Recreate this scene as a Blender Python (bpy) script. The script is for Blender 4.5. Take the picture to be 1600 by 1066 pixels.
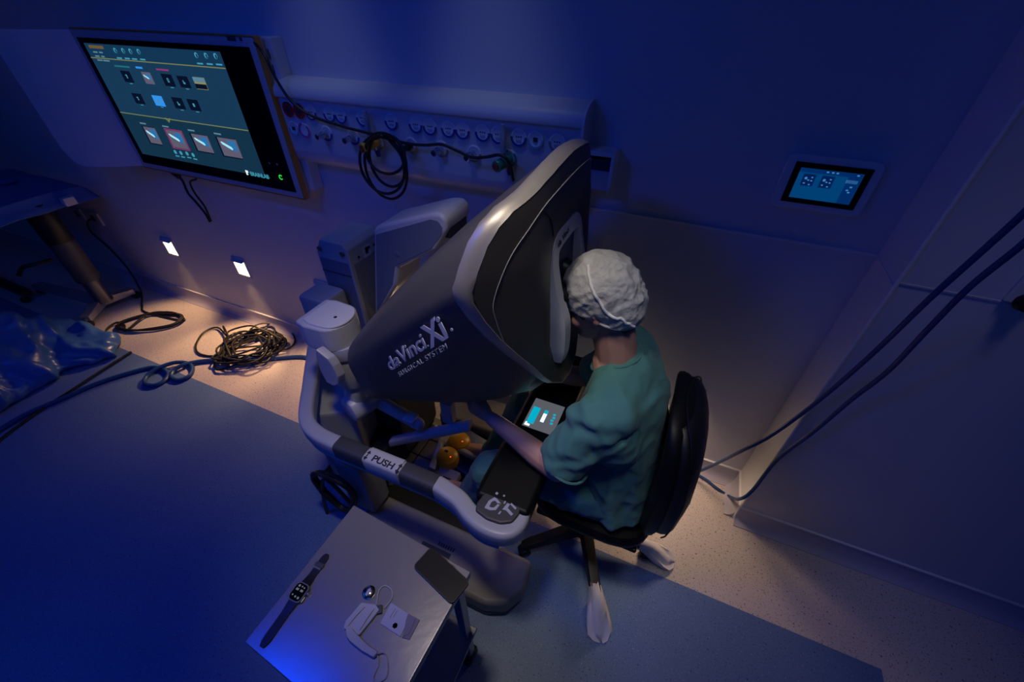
import bpy, bmesh, math, random
from mathutils import Vector, Matrix, noise
for o in list(bpy.data.objects): bpy.data.objects.remove(o)
SC = bpy.context.scene
COL = SC.collection
PI = math.pi
V = Vector
random.seed(7)

# ------------------------------------------------------------------ camera
cd = bpy.data.cameras.new('camera'); cam = bpy.data.objects.new('camera', cd); COL.objects.link(cam)
cd.sensor_width = 36; cd.lens = 644.4 * 36 / 1600; cd.clip_start = .02
R = [[0.916199, -0.259722, 0.305164], [0.400678, 0.582135, -0.707514], [0.00611, 0.770496, 0.637416]]
cam.matrix_world = Matrix.Translation((0.0000,-1.6132,2.0000)) @ Matrix(R).to_4x4()
SC.camera = cam

# ------------------------------------------------------------------ world, light, exposure
SC.view_settings.view_transform = 'Standard'; SC.view_settings.look = 'None'
SC.view_settings.exposure = 0.0; SC.view_settings.gamma = 1.0; SC.view_settings.use_curve_mapping = False
w = bpy.data.worlds.new('world'); SC.world = w; w.use_nodes = True
w.node_tree.nodes['Background'].inputs[0].default_value = (.0, .02, .12, 1)
w.node_tree.nodes['Background'].inputs[1].default_value = .0

def lamp(name, kind, loc, target, energy, color, size=None, size_y=None, spot=None, blend=.5, spread=None):
    l = bpy.data.lights.new(name, kind); l.energy = energy; l.color = color
    if kind == 'AREA':
        l.shape = 'RECTANGLE' if size_y else 'DISK'; l.size = size
        if size_y: l.size_y = size_y
        if spread: l.spread = spread
    elif size is not None: l.shadow_soft_size = size
    if kind == 'SPOT': l.spot_size = spot; l.spot_blend = blend
    o = bpy.data.objects.new(name, l); COL.objects.link(o); o.location = loc
    d = V(target) - V(loc)
    o.rotation_euler = d.to_track_quat('-Z', 'Y').to_euler()
    return o
BLUE = (.0, .12, 1.0)
lamp('blue_ceiling_light', 'AREA', (-3.2, -2.9, 2.75), (-2.6, -2.2, 0), 10.5, (.0, .15, 1.0), 2.6, 1.6)
lamp('blue_ceiling_light', 'AREA', (.6, -3.4, 2.75), (.4, -1.6, 0), 5.5, (.0, .14, 1.0), 2.0, 1.4)
lamp('blue_ceiling_light', 'AREA', (-1.45, -1.78, 2.8), (-1.45, -1.78, 0), 11.0, (.0, .05, 1.0), .55, .26)
lamp('ceiling_spot', 'SPOT', (.70, -.62, 2.8), (.80, -.58, 0), 12, (.90, .82, 1.0), .15, spot=math.radians(48), blend=1.0)
lamp('ceiling_spot', 'SPOT', (.16, -1.25, 2.8), (-.02, -.72, 1.1), 20, (.95, .95, 1.0), .12, spot=math.radians(34), blend=1.0)
lamp('ceiling_spot', 'SPOT', (-1.55, -.42, 2.8), (-1.52, -.10, 1.55), 6, (.58, .72, 1.0), .12, spot=math.radians(42), blend=1.0)
lamp('ceiling_spot', 'SPOT', (-.78, -.42, 2.8), (-.78, -.10, 1.55), 6, (.58, .72, 1.0), .12, spot=math.radians(42), blend=1.0)
lamp('ceiling_spot', 'SPOT', (-.45, -1.20, 2.8), (-.58, -.80, 1.0), 48, (1.0, .87, .72), .10, spot=math.radians(54), blend=1.0)

# ------------------------------------------------------------------ materials
def M(name, color, rough=.5, metal=0.0, var=0.0, vscale=8, bump=0.0, bscale=120, emit=None, estr=1.0, spec=.5, coat=0, trans=0, alpha=1, sheen=0, fleck=None):
    m = bpy.data.materials.new(name); m.use_nodes = True
    nt = m.node_tree; b = nt.nodes['Principled BSDF']; L = nt.links.new
    b.inputs['Base Color'].default_value = (*color, 1); b.inputs['Roughness'].default_value = rough
    b.inputs['Metallic'].default_value = metal; b.inputs['Specular IOR Level'].default_value = spec
    b.inputs['Coat Weight'].default_value = coat; b.inputs['Transmission Weight'].default_value = trans
    b.inputs['Alpha'].default_value = alpha; b.inputs['Sheen Weight'].default_value = sheen
    tc = nt.nodes.new('ShaderNodeTexCoord')
    src = None
    if var:
        n = nt.nodes.new('ShaderNodeTexNoise'); n.inputs['Scale'].default_value = vscale; n.inputs['Detail'].default_value = 6
        L(tc.outputs['Object'], n.inputs['Vector'])
        r = nt.nodes.new('ShaderNodeMix'); r.data_type = 'RGBA'
        r.inputs[6].default_value = (*[c * (1 - var) for c in color], 1); r.inputs[7].default_value = (*[min(1, c * (1 + var)) for c in color], 1)
        L(n.outputs['Fac'], r.inputs[0]); src = r.outputs[2]
    if fleck:
        for fc, sc, th in fleck:
            n = nt.nodes.new('ShaderNodeTexNoise'); n.inputs['Scale'].default_value = sc; n.inputs['Detail'].default_value = 1
            L(tc.outputs['Object'], n.inputs['Vector'])
            rp = nt.nodes.new('ShaderNodeValToRGB'); rp.color_ramp.elements[0].position = th; rp.color_ramp.elements[1].position = th + .03
            L(n.outputs['Fac'], rp.inputs[0])
            r = nt.nodes.new('ShaderNodeMix'); r.data_type = 'RGBA'
            if src: L(src, r.inputs[6])
            else: r.inputs[6].default_value = (*color, 1)
            r.inputs[7].default_value = (*fc, 1); L(rp.outputs[0], r.inputs[0]); src = r.outputs[2]
    if src: L(src, b.inputs['Base Color'])
    if bump:
        n2 = nt.nodes.new('ShaderNodeTexNoise'); n2.inputs['Scale'].default_value = bscale; n2.inputs['Detail'].default_value = 4
        L(tc.outputs['Object'], n2.inputs['Vector'])
        bp = nt.nodes.new('ShaderNodeBump'); bp.inputs['Strength'].default_value = bump; bp.inputs['Distance'].default_value = .004
        L(n2.outputs['Fac'], bp.inputs['Height']); L(bp.outputs[0], b.inputs['Normal'])
    if emit:
        b.inputs['Emission Color'].default_value = (*emit, 1); b.inputs['Emission Strength'].default_value = estr
    return m
MT = dict(
    wall=M('wall_paint', (.62, .62, .66), .55, var=.03, vscale=3, bump=.03, bscale=300),
    dull=M('low_bounce_paint', (.22, .23, .26), .7, var=.03),  # darkened so the unseen walls and ceiling bounce less light
    wall_trim=M('wall_trim_light', (.74, .74, .74), .4, var=.02),
    cover=M('vinyl_cove', (.50, .48, .56), .45, var=.05),
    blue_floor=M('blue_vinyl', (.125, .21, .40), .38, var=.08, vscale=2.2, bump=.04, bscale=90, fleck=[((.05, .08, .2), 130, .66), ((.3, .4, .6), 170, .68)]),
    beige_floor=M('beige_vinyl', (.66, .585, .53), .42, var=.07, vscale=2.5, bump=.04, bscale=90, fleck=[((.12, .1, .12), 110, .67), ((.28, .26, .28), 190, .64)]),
    white=M('white_plastic', (.72, .72, .74), .38, var=.02),
    offwhite=M('offwhite_plastic', (.60, .60, .63), .42, var=.03),
    rail=M('light_grey_plastic', (.50, .50, .55), .35, var=.03),
    lgrey=M('light_grey_plastic_matt', (.42, .43, .46), .45, var=.03),
    grey=M('mid_grey_plastic', (.22, .225, .24), .5, var=.05),
    dgrey=M('dark_grey_plastic', (.06, .06, .068), .5, var=.06, bump=.05, bscale=500),
    hood=M('dark_grey_hood_paint', (.060, .057, .056), .48, var=.05, bump=.05, bscale=700),
    hoodb=M('dark_grey_hood_shell', (.088, .084, .085), .46, var=.05, bump=.05, bscale=700),
    bluegrey=M('blue_grey_panel', (.17, .20, .27), .45, var=.03),
    cowl=M('metallic_grey_paint', (.44, .41, .36), .42, .45, var=.04, bump=.06, bscale=700),
    black=M('black_plastic', (.007, .007, .008), .45, var=.1),
    gloss=M('black_glass', (.004, .004, .005), .12),
    rubber=M('black_cable_rubber', (.010, .010, .011), .5, var=.1),
    leather=M('black_leather', (.005, .005, .005), .45, spec=.3, var=.15, bump=.1, bscale=260),
    chrome=M('chrome', (.62, .62, .64), .18, 1.0, var=.02),
    steel=M('brushed_steel', (.40, .385, .40), .25, .5, var=.06, vscale=5, bump=.05, bscale=45),
    dsteel=M('dark_steel', (.2, .2, .22), .35, .8, var=.05),
    orange=M('orange_edge_strip', (.62, .25, .03), .4, var=.05),
    blue_ring=M('blue_socket_ring', (.004, .05, .32), .4, var=.05), red_ring=M('red_socket_ring', (.42, .015, .03), .4, var=.05),
    cyan_ring=M('cyan_socket_ring', (.18, .42, .55), .4, var=.05), magenta_ring=M('magenta_socket_ring', (.5, .08, .42), .4, var=.05),
    yellow=M('yellow_plastic', (.85, .50, .03), .35, var=.05), green=M('green_plastic', (.01, .25, .15), .35, var=.05),
    green_ring=M('green_socket_ring', (.02, .24, .22), .4, var=.05), grey_ring=M('grey_socket_ring', (.2, .22, .3), .4, var=.05),
    tan_ring=M('tan_socket_ring', (.55, .36, .12), .4, var=.05),
    redcap=M('red_cap', (.28, .02, .02), .45, var=.05), tube_glass=M('flow_tube_plastic', (.6, .62, .66), .15, trans=.55),
    pedal_yellow=M('yellow_pedal', (.70, .34, .01), .35, var=.05), pedal_blue=M('blue_pedal', (.02, .05, .24), .4, var=.05),
    tread=M('grey_pedal_plate', (.33, .31, .29), .5, var=.06),
    base=M('grey_base_cover', (.21, .20, .205), .5, var=.06),
    skin=M('skin', (.56, .30, .235), .5, var=.08, vscale=25, bump=.06, bscale=300),
    hair=M('dark_brown_hair', (.018, .012, .010), .6, var=.3, vscale=60, bump=.5, bscale=350),
    scrub=M('teal_scrub_cotton', (.075, .235, .225), .85, var=.08, vscale=14, bump=.12, bscale=700, sheen=.1),
    cap=M('white_nonwoven_cap', (.52, .52, .52), .6, var=.25, vscale=32, bump=.5, bscale=130),
    capband=M('white_cap_seam', (.82, .82, .84), .6, var=.05),
    cloth=M('white_nonwoven_cloth', (.70, .68, .72), .8, var=.05, vscale=20, bump=.2, bscale=200),
    drape=M('blue_drape_cloth', (.10, .20, .42), .75, var=.12, vscale=6, bump=.2, bscale=60),
    bag=M('blue_plastic_sheet', (.05, .15, .42), .3, var=.15, vscale=5, bump=.25, bscale=25),
    bcable=M('blue_hose_rubber', (.012, .06, .20), .45, var=.08),
    maskm=M('mask_cloth', (.62, .60, .66), .8, var=.05, vscale=30, bump=.2, bscale=300),
    card=M('card_lilac', (.52, .52, .68), .4, var=.03), carddark=M('card_dark_print', (.20, .17, .28), .4, var=.05),
    print_dark=M('dark_print', (.02, .022, .05), .6, var=.05), print_light=M('light_print', (.55, .56, .60), .5, var=.03),
    symbol=M('pale_symbol_print', (.50, .52, .62), .5, var=.03),
    phone=M('phone_glass', (.030, .028, .024), .22, var=.05), edge_glint=M('edge_reflection', (.75, .55, .42), .2, 1.0, var=.03),
    skinp=M('dark_glass_blue', (.05, .07, .14), .2, var=.1),
)
def E(name, c, s): return M(name, (.01, .01, .012), .5, emit=c, estr=s)
EM = dict(
    screen=E('screen_teal', (.008, .040, .088), 1.0), screen2=E('screen_teal_dark', (.006, .031, .060), 1.0), head=E('screen_header', (.006, .036, .084), 1.0),
    line=E('screen_line_olive', (.17, .20, .07), 1.0), cyan=E('screen_cyan', (.05, .30, .42), 1.0), dim=E('screen_dim_text', (.10, .22, .28), 1.0),
    icon=E('screen_icon_dark', (.002, .005, .016), 1.0), bright=E('screen_tile_blue', (.03, .28, .80), 1.0), photo=E('screen_photo_mauve', (.11, .10, .15), 1.0),
    streak=E('screen_streak', (.35, .80, .95), 1.0), pblue=E('screen_photo_blue', (.02, .16, .40), 1.0), sunset=E('screen_photo_sunset', (.26, .24, .10), 1.0),
    pink=E('screen_pink', (.32, .03, .16), 1.0), teal=E('screen_pill_teal', (.015, .15, .16), 1.0), orange=E('screen_orange_text', (.14, .09, .03), 1.0),
    white=E('screen_white', (.8, .95, 1.0), 1.0), green=E('led_green', (.02, .8, .04), 1.0),
    wblue=E('panel_blue', (.0, .048, .17), 1.0), wblue2=E('panel_header_blue', (.0, .022, .12), 1.0), wdark=E('panel_tile_dark', (.0, .012, .08), 1.0), wlight=E('panel_icon_light', (.05, .2, .45), 1.0),
    pad=E('touchpad_grey', (.10, .105, .125), 1.0), padcyan=E('touchpad_cyan', (.0, .42, .58), 1.0), padwhite=E('touchpad_white', (.7, 1.0, .95), 1.4),
    lens=E('lamp_lens_warm', (1.0, .70, .36), 9.0), red=E('led_red', (1.0, .05, .01), 4.0), watch=E('watch_face_text', (.10, .11, .13), 1.0),
)

# ------------------------------------------------------------------ mesh helpers
class G:
    def __init__(s): s.bm = bmesh.new(); s.bev = False
    def _merge(s, b, mat4=None):
        if mat4 is not None: bmesh.ops.transform(b, matrix=mat4, verts=b.verts)
        me = bpy.data.meshes.new('t'); b.to_mesh(me); b.free(); s.bm.from_mesh(me); bpy.data.meshes.remove(me); return s
    def box(s, c, size, bev=0.0, seg=2, rot=None):
        b = bmesh.new(); bmesh.ops.create_cube(b, size=1); bmesh.ops.scale(b, vec=size, verts=b.verts)
        if bev: s.bev = True; bmesh.ops.bevel(b, geom=b.edges[:] + b.verts[:], offset=bev, segments=seg, profile=.5, affect='EDGES')
        m = Matrix.Translation(c)
        if rot: m = m @ rot.to_4x4()
        return s._merge(b, m)
    def cyl(s, p0, p1, r0, r1=None, n=24, bev=0.0):
        p0, p1 = V(p0), V(p1); r1 = r0 if r1 is None else r1
        b = bmesh.new(); bmesh.ops.create_cone(b, cap_ends=True, segments=n, radius1=r0, radius2=r1, depth=(p1 - p0).length)
        if bev:
            es = [e for e in b.edges if any(len(f.verts) > 4 for f in e.link_faces)]
            bmesh.ops.bevel(b, geom=es, offset=bev, segments=2, profile=.5, affect='EDGES')
        q = (p1 - p0).to_track_quat('Z', 'Y')
        return s._merge(b, Matrix.Translation((p0 + p1) / 2) @ q.to_matrix().to_4x4())
    def ball(s, c, r, rot=None, sub=3):
        b = bmesh.new(); bmesh.ops.create_icosphere(b, subdivisions=sub, radius=1)
        r = (r, r, r) if not hasattr(r, '__len__') else r
        m = Matrix.Translation(c)
        if rot: m = m @ rot.to_4x4()
        return s._merge(b, m @ Matrix.Diagonal((*r, 1)))
    def hull(s, *prims):          # convex hull of ellipsoids (centre, radii)
        b = bmesh.new()
        for c, r in prims:
            t = bmesh.new(); bmesh.ops.create_icosphere(t, subdivisions=2, radius=1)
            r = (r, r, r) if not hasattr(r, '__len__') else r
            for v in t.verts: b.verts.new(V(c) + V((v.co.x * r[0], v.co.y * r[1], v.co.z * r[2])))
            t.free()
        res = bmesh.ops.convex_hull(b, input=b.verts)
        dead = [v for v in b.verts if not v.link_faces]
        bmesh.ops.delete(b, geom=dead, context='VERTS')
        return s._merge(b)
    def pts_hull(s, pts, bev=0.0, seg=2):
        b = bmesh.new()
        for p in pts: b.verts.new(p)
        bmesh.ops.convex_hull(b, input=b.verts)
        bmesh.ops.dissolve_limit(b, angle_limit=.02, verts=b.verts[:], edges=b.edges[:])
        if bev: s.bev = True; bmesh.ops.bevel(b, geom=b.edges[:] + b.verts[:], offset=bev, segments=seg, profile=.5, affect='EDGES')
        return s._merge(b)
    def prism(s, outline, d, bev=0.0, seg=2):    # outline: 3D points of one face, d: extrusion vector
        b = bmesh.new(); d = V(d)
        f = b.faces.new([b.verts.new(p) for p in outline])
        r = bmesh.ops.extrude_face_region(b, geom=[f])
        bmesh.ops.translate(b, vec=d, verts=[g for g in r['geom'] if isinstance(g, bmesh.types.BMVert)])
        bmesh.ops.recalc_face_normals(b, faces=b.faces)
        if bev: s.bev = True; bmesh.ops.bevel(b, geom=b.edges[:] + b.verts[:], offset=bev, segments=seg, profile=.5, affect='EDGES', clamp_overlap=True)
        return s._merge(b)
    def loft(s, rings, cap=True, closed=True):
        b = s.bm; R_ = [[b.verts.new(p) for p in r] for r in rings]; n = len(rings[0])
        for a, c in zip(R_, R_[1:]):
            for i in range(n if closed else n - 1):
                j = (i + 1) % n
                try: b.faces.new((a[i], a[j], c[j], c[i]))
                except ValueError: pass
        if cap and closed:
            b.faces.new(list(reversed(R_[0]))); b.faces.new(R_[-1])
        return s
    def tube(s, pts, r, n=8, smooth=6, closed=False):
        P = curve(pts, smooth, closed) if smooth else [V(p) for p in pts]
        rings = []; T0 = None; N = None
        for i, p in enumerate(P):
            a = P[i - 1] if (i or closed) else p; c = P[(i + 1) % len(P)] if (i < len(P) - 1 or closed) else p
            T = (c - a).normalized() if (c - a).length > 1e-9 else (T0 or V((0, 0, 1)))
            if N is None:
                N = T.orthogonal().normalized()
            else:
                N = (N - T * N.dot(T)); N = N.normalized() if N.length > 1e-6 else T.orthogonal().normalized()
            T0 = T; B = T.cross(N)
            rr = r(i / max(1, len(P) - 1)) if callable(r) else r
            rings.append([p + (N * math.cos(2 * PI * k / n) + B * math.sin(2 * PI * k / n)) * rr for k in range(n)])
        if closed: rings.append(rings[0]); return s.loft(rings, cap=False)
        return s.loft(rings)
    def sweep(s, pts, prof, smooth=6, up=(0, 0, 1), closed=False):    # prof: (side, up) points
        P = curve(pts, smooth, closed) if smooth else [V(p) for p in pts]; up = V(up); rings = []
        for i, p in enumerate(P):
            a = P[max(0, i - 1)]; c = P[min(len(P) - 1, i + 1)]
            T = (c - a).normalized(); S = T.cross(up).normalized()
            rings.append([p + S * q[0] + up * q[1] for q in prof])
        return s.loft(rings)
    def lathe(s, base, axis, prof, n=28):
        base = V(base); ax = V(axis).normalized(); N = ax.orthogonal().normalized(); B = ax.cross(N)
        rings = [[base + ax * h + (N * math.cos(2 * PI * k / n) + B * math.sin(2 * PI * k / n)) * max(r, 1e-4) for k in range(n)] for r, h in prof]
        return s.loft(rings)
    def ring(s, c, axis, r0, r1, h, n=32):       # flat ring r0..r1, thickness h along axis
        return s.lathe_closed(c, axis, [(r0, 0), (r1, 0), (r1, h), (r0, h)], n)
    def lathe_closed(s, base, axis, prof, n=32, a0=0, a1=2 * PI):
        base = V(base); ax = V(axis).normalized(); N = ax.orthogonal().normalized(); B = ax.cross(N)
        if abs(ax.y) > .9: N = V((1, 0, 0)); B = ax.cross(N)
        full = abs(a1 - a0 - 2 * PI) < 1e-6; m = n if full else n + 1
        b = s.bm; R_ = []
        for k in range(m):
            t = a0 + (a1 - a0) * k / n
            R_.append([b.verts.new(base + ax * h + (N * math.cos(t) + B * math.sin(t)) * r) for r, h in prof])
        q = len(prof)
        for k in range(n):
            A, C_ = R_[k], R_[(k + 1) % m]
            for i in range(q): b.faces.new((A[i], A[(i + 1) % q], C_[(i + 1) % q], C_[i]))
        if not full: b.faces.new(R_[0]); b.faces.new(list(reversed(R_[-1])))
        return s
    def mesh(s, name='m', ang=35):
        bmesh.ops.recalc_face_normals(s.bm, faces=s.bm.faces)
        me = bpy.data.meshes.new(name); s.bm.to_mesh(me); s.bm.free()
        me.polygons.foreach_set('use_smooth', [True] * len(me.polygons)); me.set_sharp_from_angle(angle=math.radians(ang)); return me
    def build(s, name, mat, parent=None, ang=35):
        o = link(name, s.mesh(name, ang), mat, parent)
        if s.bev:
            m = o.modifiers.new('wn', 'WEIGHTED_NORMAL'); m.keep_sharp = True; m.weight = 90
        return o
def wpos(o):
    p = V((0, 0, 0))
    while o: p += o.location; o = o.parent
    return p
def link(name, me, mat, parent=None):
    if mat is not None and not me.materials:
        me.materials.append(MT[mat] if isinstance(mat, str) else mat)
    o = bpy.data.objects.new(name, me); COL.objects.link(o)
    if parent:
        o.parent = parent
    # put the origin at the geometry's centre, geometry stays in world place
    c = V((0, 0, 0))
    if me.vertices:
        xs = [v.co for v in me.vertices]
        c = V(((min(v.x for v in xs) + max(v.x for v in xs)) / 2, (min(v.y for v in xs) + max(v.y for v in xs)) / 2, min(v.z for v in xs)))
        me.transform(Matrix.Translation(-c))
    o.location = c - (wpos(parent) if parent else V((0, 0, 0)))
    return o
def tag(o, label, cat, group=None):
    o['label'] = label; o['category'] = cat
    if group: o['group'] = group
    return o
def thing(name, label, cat, loc, group=None):
    o = bpy.data.objects.new(name, None); COL.objects.link(o); o.location = loc; o.empty_display_size = .05
    return tag(o, label, cat, group)
def struct(o): o['kind'] = 'structure'; return o
def curve(pts, k=6, closed=False):
    P = [V(p) for p in pts]; n = len(P); out = []
    if n < 3 or k <= 1: return P
    for i in range(n if closed else n - 1):
        p1, p2 = P[i], P[(i + 1) % n]
        p0 = P[(i - 1) % n] if (closed or i > 0) else p1 + (p1 - p2)
        p3 = P[(i + 2) % n] if (closed or i < n - 2) else p2 + (p2 - p1)
        for j in range(k):
            t = j / k; out.append(.5 * ((2 * p1) + (p2 - p0) * t + (2 * p0 - 5 * p1 + 4 * p2 - p3) * t * t + (3 * p1 - p0 - 3 * p2 + p3) * t ** 3))
    if not closed: out.append(P[-1])
    return out
def evaluated(o, name):
    dg = bpy.context.evaluated_depsgraph_get(); me = bpy.data.meshes.new_from_object(o.evaluated_get(dg)); me.name = name
    return me
def text(name, s, size, org, xd, yd, mat, parent, ext=.0008, space=1.0, shear=0, align='LEFT', width=None, off=0.0):
    cu = bpy.data.curves.new('t', 'FONT'); cu.body = s; cu.size = size; cu.extrude = ext; cu.align_x = align; cu.space_character = space; cu.shear = shear; cu.offset = off
    o = bpy.data.objects.new('t', cu); COL.objects.link(o); bpy.context.view_layer.update()
    me = evaluated(o, name); bpy.data.objects.remove(o); bpy.data.curves.remove(cu)
    xd = V(xd).normalized(); yd = (V(yd) - xd * V(yd).dot(xd)).normalized(); zd = xd.cross(yd)
    if width:
        wx = max(v.co.x for v in me.vertices) - min(v.co.x for v in me.vertices); me.transform(Matrix.Diagonal((width / wx, 1, 1, 1)))
    m = Matrix((xd, yd, zd)).transposed().to_4x4(); me.transform(Matrix.Translation(org) @ m); me.materials.clear()
    return link(name, me, mat, parent)
def blob(g, voxel, smooth=4, fn=None):      # one continuous skin over overlapping volumes
    me = g.mesh('blob'); o = bpy.data.objects.new('t', me); COL.objects.link(o)
    r = o.modifiers.new('r', 'REMESH'); r.mode = 'VOXEL'; r.voxel_size = voxel
    if smooth:
        sm = o.modifiers.new('s', 'SMOOTH'); sm.iterations = smooth; sm.factor = .5
    bpy.context.view_layer.update(); m2 = evaluated(o, 'blob'); bpy.data.objects.remove(o); bpy.data.meshes.remove(me)
    if fn:
        ns = [v.normal.copy() for v in m2.vertices]
        for v, n in zip(m2.vertices, ns): v.co = fn(v.co, n)
    m2.polygons.foreach_set('use_smooth', [True] * len(m2.polygons)); m2.materials.clear()
    return m2
def cutmesh(me, co, no):            # keep the side the normal points away from
    b = bmesh.new(); b.from_mesh(me)
    bmesh.ops.bisect_plane(b, geom=b.verts[:] + b.edges[:] + b.faces[:], plane_co=co, plane_no=no, clear_outer=True)
    b.to_mesh(me); b.free(); return me
RR = [(-1, -.6), (-1, .6), (-.6, 1), (.6, 1), (1, .6), (1, -.6), (.6, -1), (-.6, -1)]
def rprof(w, h, r=.3):
    o = []; k = r * min(w, h)
    for cx, cy, a in ((w / 2 - k, h / 2 - k, 0), (-w / 2 + k, h / 2 - k, 90), (-w / 2 + k, -h / 2 + k, 180), (w / 2 - k, -h / 2 + k, 270)):
        for q in (0, 30, 60, 90): t = math.radians(a + q); o.append((cx + k * math.cos(t), cy + k * math.sin(t)))
    return o
# ================================================================== SETTING
def quad(g, pts, mi=0):
    f = g.bm.faces.new([g.bm.verts.new(p) for p in pts]); f.material_index = mi
g = G()
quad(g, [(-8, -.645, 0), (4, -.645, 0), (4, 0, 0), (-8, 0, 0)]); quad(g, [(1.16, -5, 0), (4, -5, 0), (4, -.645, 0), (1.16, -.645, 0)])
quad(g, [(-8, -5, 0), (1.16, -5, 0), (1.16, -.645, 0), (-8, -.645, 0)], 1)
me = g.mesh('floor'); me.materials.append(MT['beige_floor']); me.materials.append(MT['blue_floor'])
struct(link('floor', me, None))
struct(G().box((-3.685, .05, 1.425), (8.63, .1, 2.85)).build('wall_back', 'wall'))
struct(G().box((2.3125, -.066, 1.425), (3.375, .3, 2.85)).build('wall_right', 'wall'))
struct(G().box((.621, -.109, 1.475), (.008, .216, 2.75)).build('wall_corner', 'wall_trim'))
struct(G().box((-8.05, -2.5, 1.425), (.1, 5, 2.85)).build('wall_left', 'dull'))
struct(G().box((-2, -5.05, 1.425), (12, .1, 2.85)).build('wall_front', 'dull'))
struct(G().box((4.05, -2.5, 1.425), (.1, 5, 2.85)).build('wall_far', 'dull'))
struct(G().box((-2, -2.5, 2.9), (12.2, 5.2, .1)).build('ceiling', 'dull'))
def cove(name, a, b, nrm):
    a, b, n = V(a), V(b), V(nrm)
    prof = [(.0, .105), (.005, .105), (.006, .05), (.012, .028), (.024, .012), (.045, .004), (.045, .0), (.0, .0)]
    g = G(); g.loft([[p + n * s + V((0, 0, z)) for s, z in prof] for p in (a, b)])
    o = struct(g.build(name, 'cover'))
    g = G(); g.loft([[p + n * s + V((0, 0, z)) for s, z in [(.0, .112), (.009, .110), (.009, .104), (.0, .104)]] for p in (a, b)])
    g.build('cap_strip', 'wall_trim', o)
cove('baseboard_back', (-8, 0, 0), (.617, 0, 0), (0, -1, 0))
cove('baseboard_corner', (.617, .0, 0), (.617, -.216, 0), (-1, 0, 0))
cove('baseboard_right', (.617, -.216, 0), (4, -.216, 0), (0, -1, 0))
struct(G().box((-3.685, -.002, 1.357), (8.6, .005, .009)).build('trim_1', 'wall_trim'))
struct(G().box((.616, -.108, 1.357), (.003, .214, .004)).build('trim_2', 'wall_trim'))
struct(G().box((2.3, -.217, 1.372), (3.36, .003, .005)).build('trim_3', 'cover'))
struct(G().cyl((.617, -.217, .0), (.617, -.217, 2.85), .006, n=10).build('trim_4', 'wall_trim'))

# ------------------------------------------------------------------ step lights along the wall
def step_light(x, label, i, power, cone=88):
    t = thing('step_light', label, 'wall light', (x, 0, .52), 'recessed step lights low on the wall')
    g = G()
    for c, s in (((x, -.004, .588), (.132, .008, .016)), ((x, -.004, .452), (.132, .008, .016)), ((x - .060, -.004, .52), (.012, .008, .150)), ((x + .060, -.004, .52), (.012, .008, .150))): g.box(c, s, .002)
    g.build('faceplate', 'white', t)
    G().box((x, -.0025, .52), (.108, .004, .120), .001).build('lens', EM['lens'], t)
    g = G(); g.prism([(x - .062, -.006, .582), (x + .062, -.006, .582), (x + .055, -.024, .574), (x - .055, -.024, .574)], (0, 0, -.004)); g.build('louvre', 'wall_trim', t)
    l = lamp('step_light_beam', 'SPOT', (0, -.035, .0), (0, -.36, -.52), power, (1.0, .57, .27) if i != 5 else (1.0, .68, .46), .025 if i != 5 else .09, spot=math.radians(cone), blend=.6)
    l.parent = t
    return t
LP = [(-3.559, 'leftmost glowing step light low on the wall', 11), (-2.796, 'second glowing step light from the left, above the black cable tangle', 22), (-2.033, 'small step light half hidden beside the grey simulator box', 14), (-1.27, 'step light low on the wall behind the console', .7), (-.508, 'step light low on the wall behind the console hood', .9), (.243, 'step light low on the wall behind the chair backrest', 10)]
for i, (x, lb, pw) in enumerate(LP): step_light(x, lb, i, pw, 122 if i == 5 else 88)

# ------------------------------------------------------------------ medical gas and power headwall
x0, x1 = -1.86, -.395
t = thing('headwall_unit', 'long white wall-mounted power and gas outlet rail with rounded top cover', 'headwall', (-1.13, 0, 1.37))
def wallprof(x, pr): return [(x, -y, z) for y, z in pr]
top = [(.0, 1.735), (.03, 1.734), (.062, 1.727), (.088, 1.714), (.104, 1.697), (.110, 1.672), (.108, 1.664), (.0, 1.664)]
G().loft([wallprof(x0, top), wallprof(x1, top)]).build('top_cover', 'offwhite', t)
fac = [(.0, 1.663), (.094, 1.663), (.090, 1.44), (.0, 1.44)]
G().loft([wallprof(x0 + .01, fac), wallprof(x1 - .004, fac)]).build('front_panel', 'offwhite', t)
low = [(.0, 1.44), (.090, 1.44), (.087, 1.412), (.072, 1.388), (.045, 1.374), (.0, 1.37)]
G().loft([wallprof(x0, low), wallprof(x1, low)]).build('bottom_cover', 'offwhite', t)
endp = [(.0, 1.738), (.03, 1.737), (.064, 1.730), (.091, 1.717), (.107, 1.699), (.113, 1.672), (.095, 1.44), (.09, 1.41), (.074, 1.386), (.046, 1.371), (.0, 1.367)]
for xa in (x0 - .006, x1 - .002): G().loft([wallprof(xa, endp), wallprof(xa + .008, endp)]).build('end_cap', 'white', t)
FY = -.0935
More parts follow.
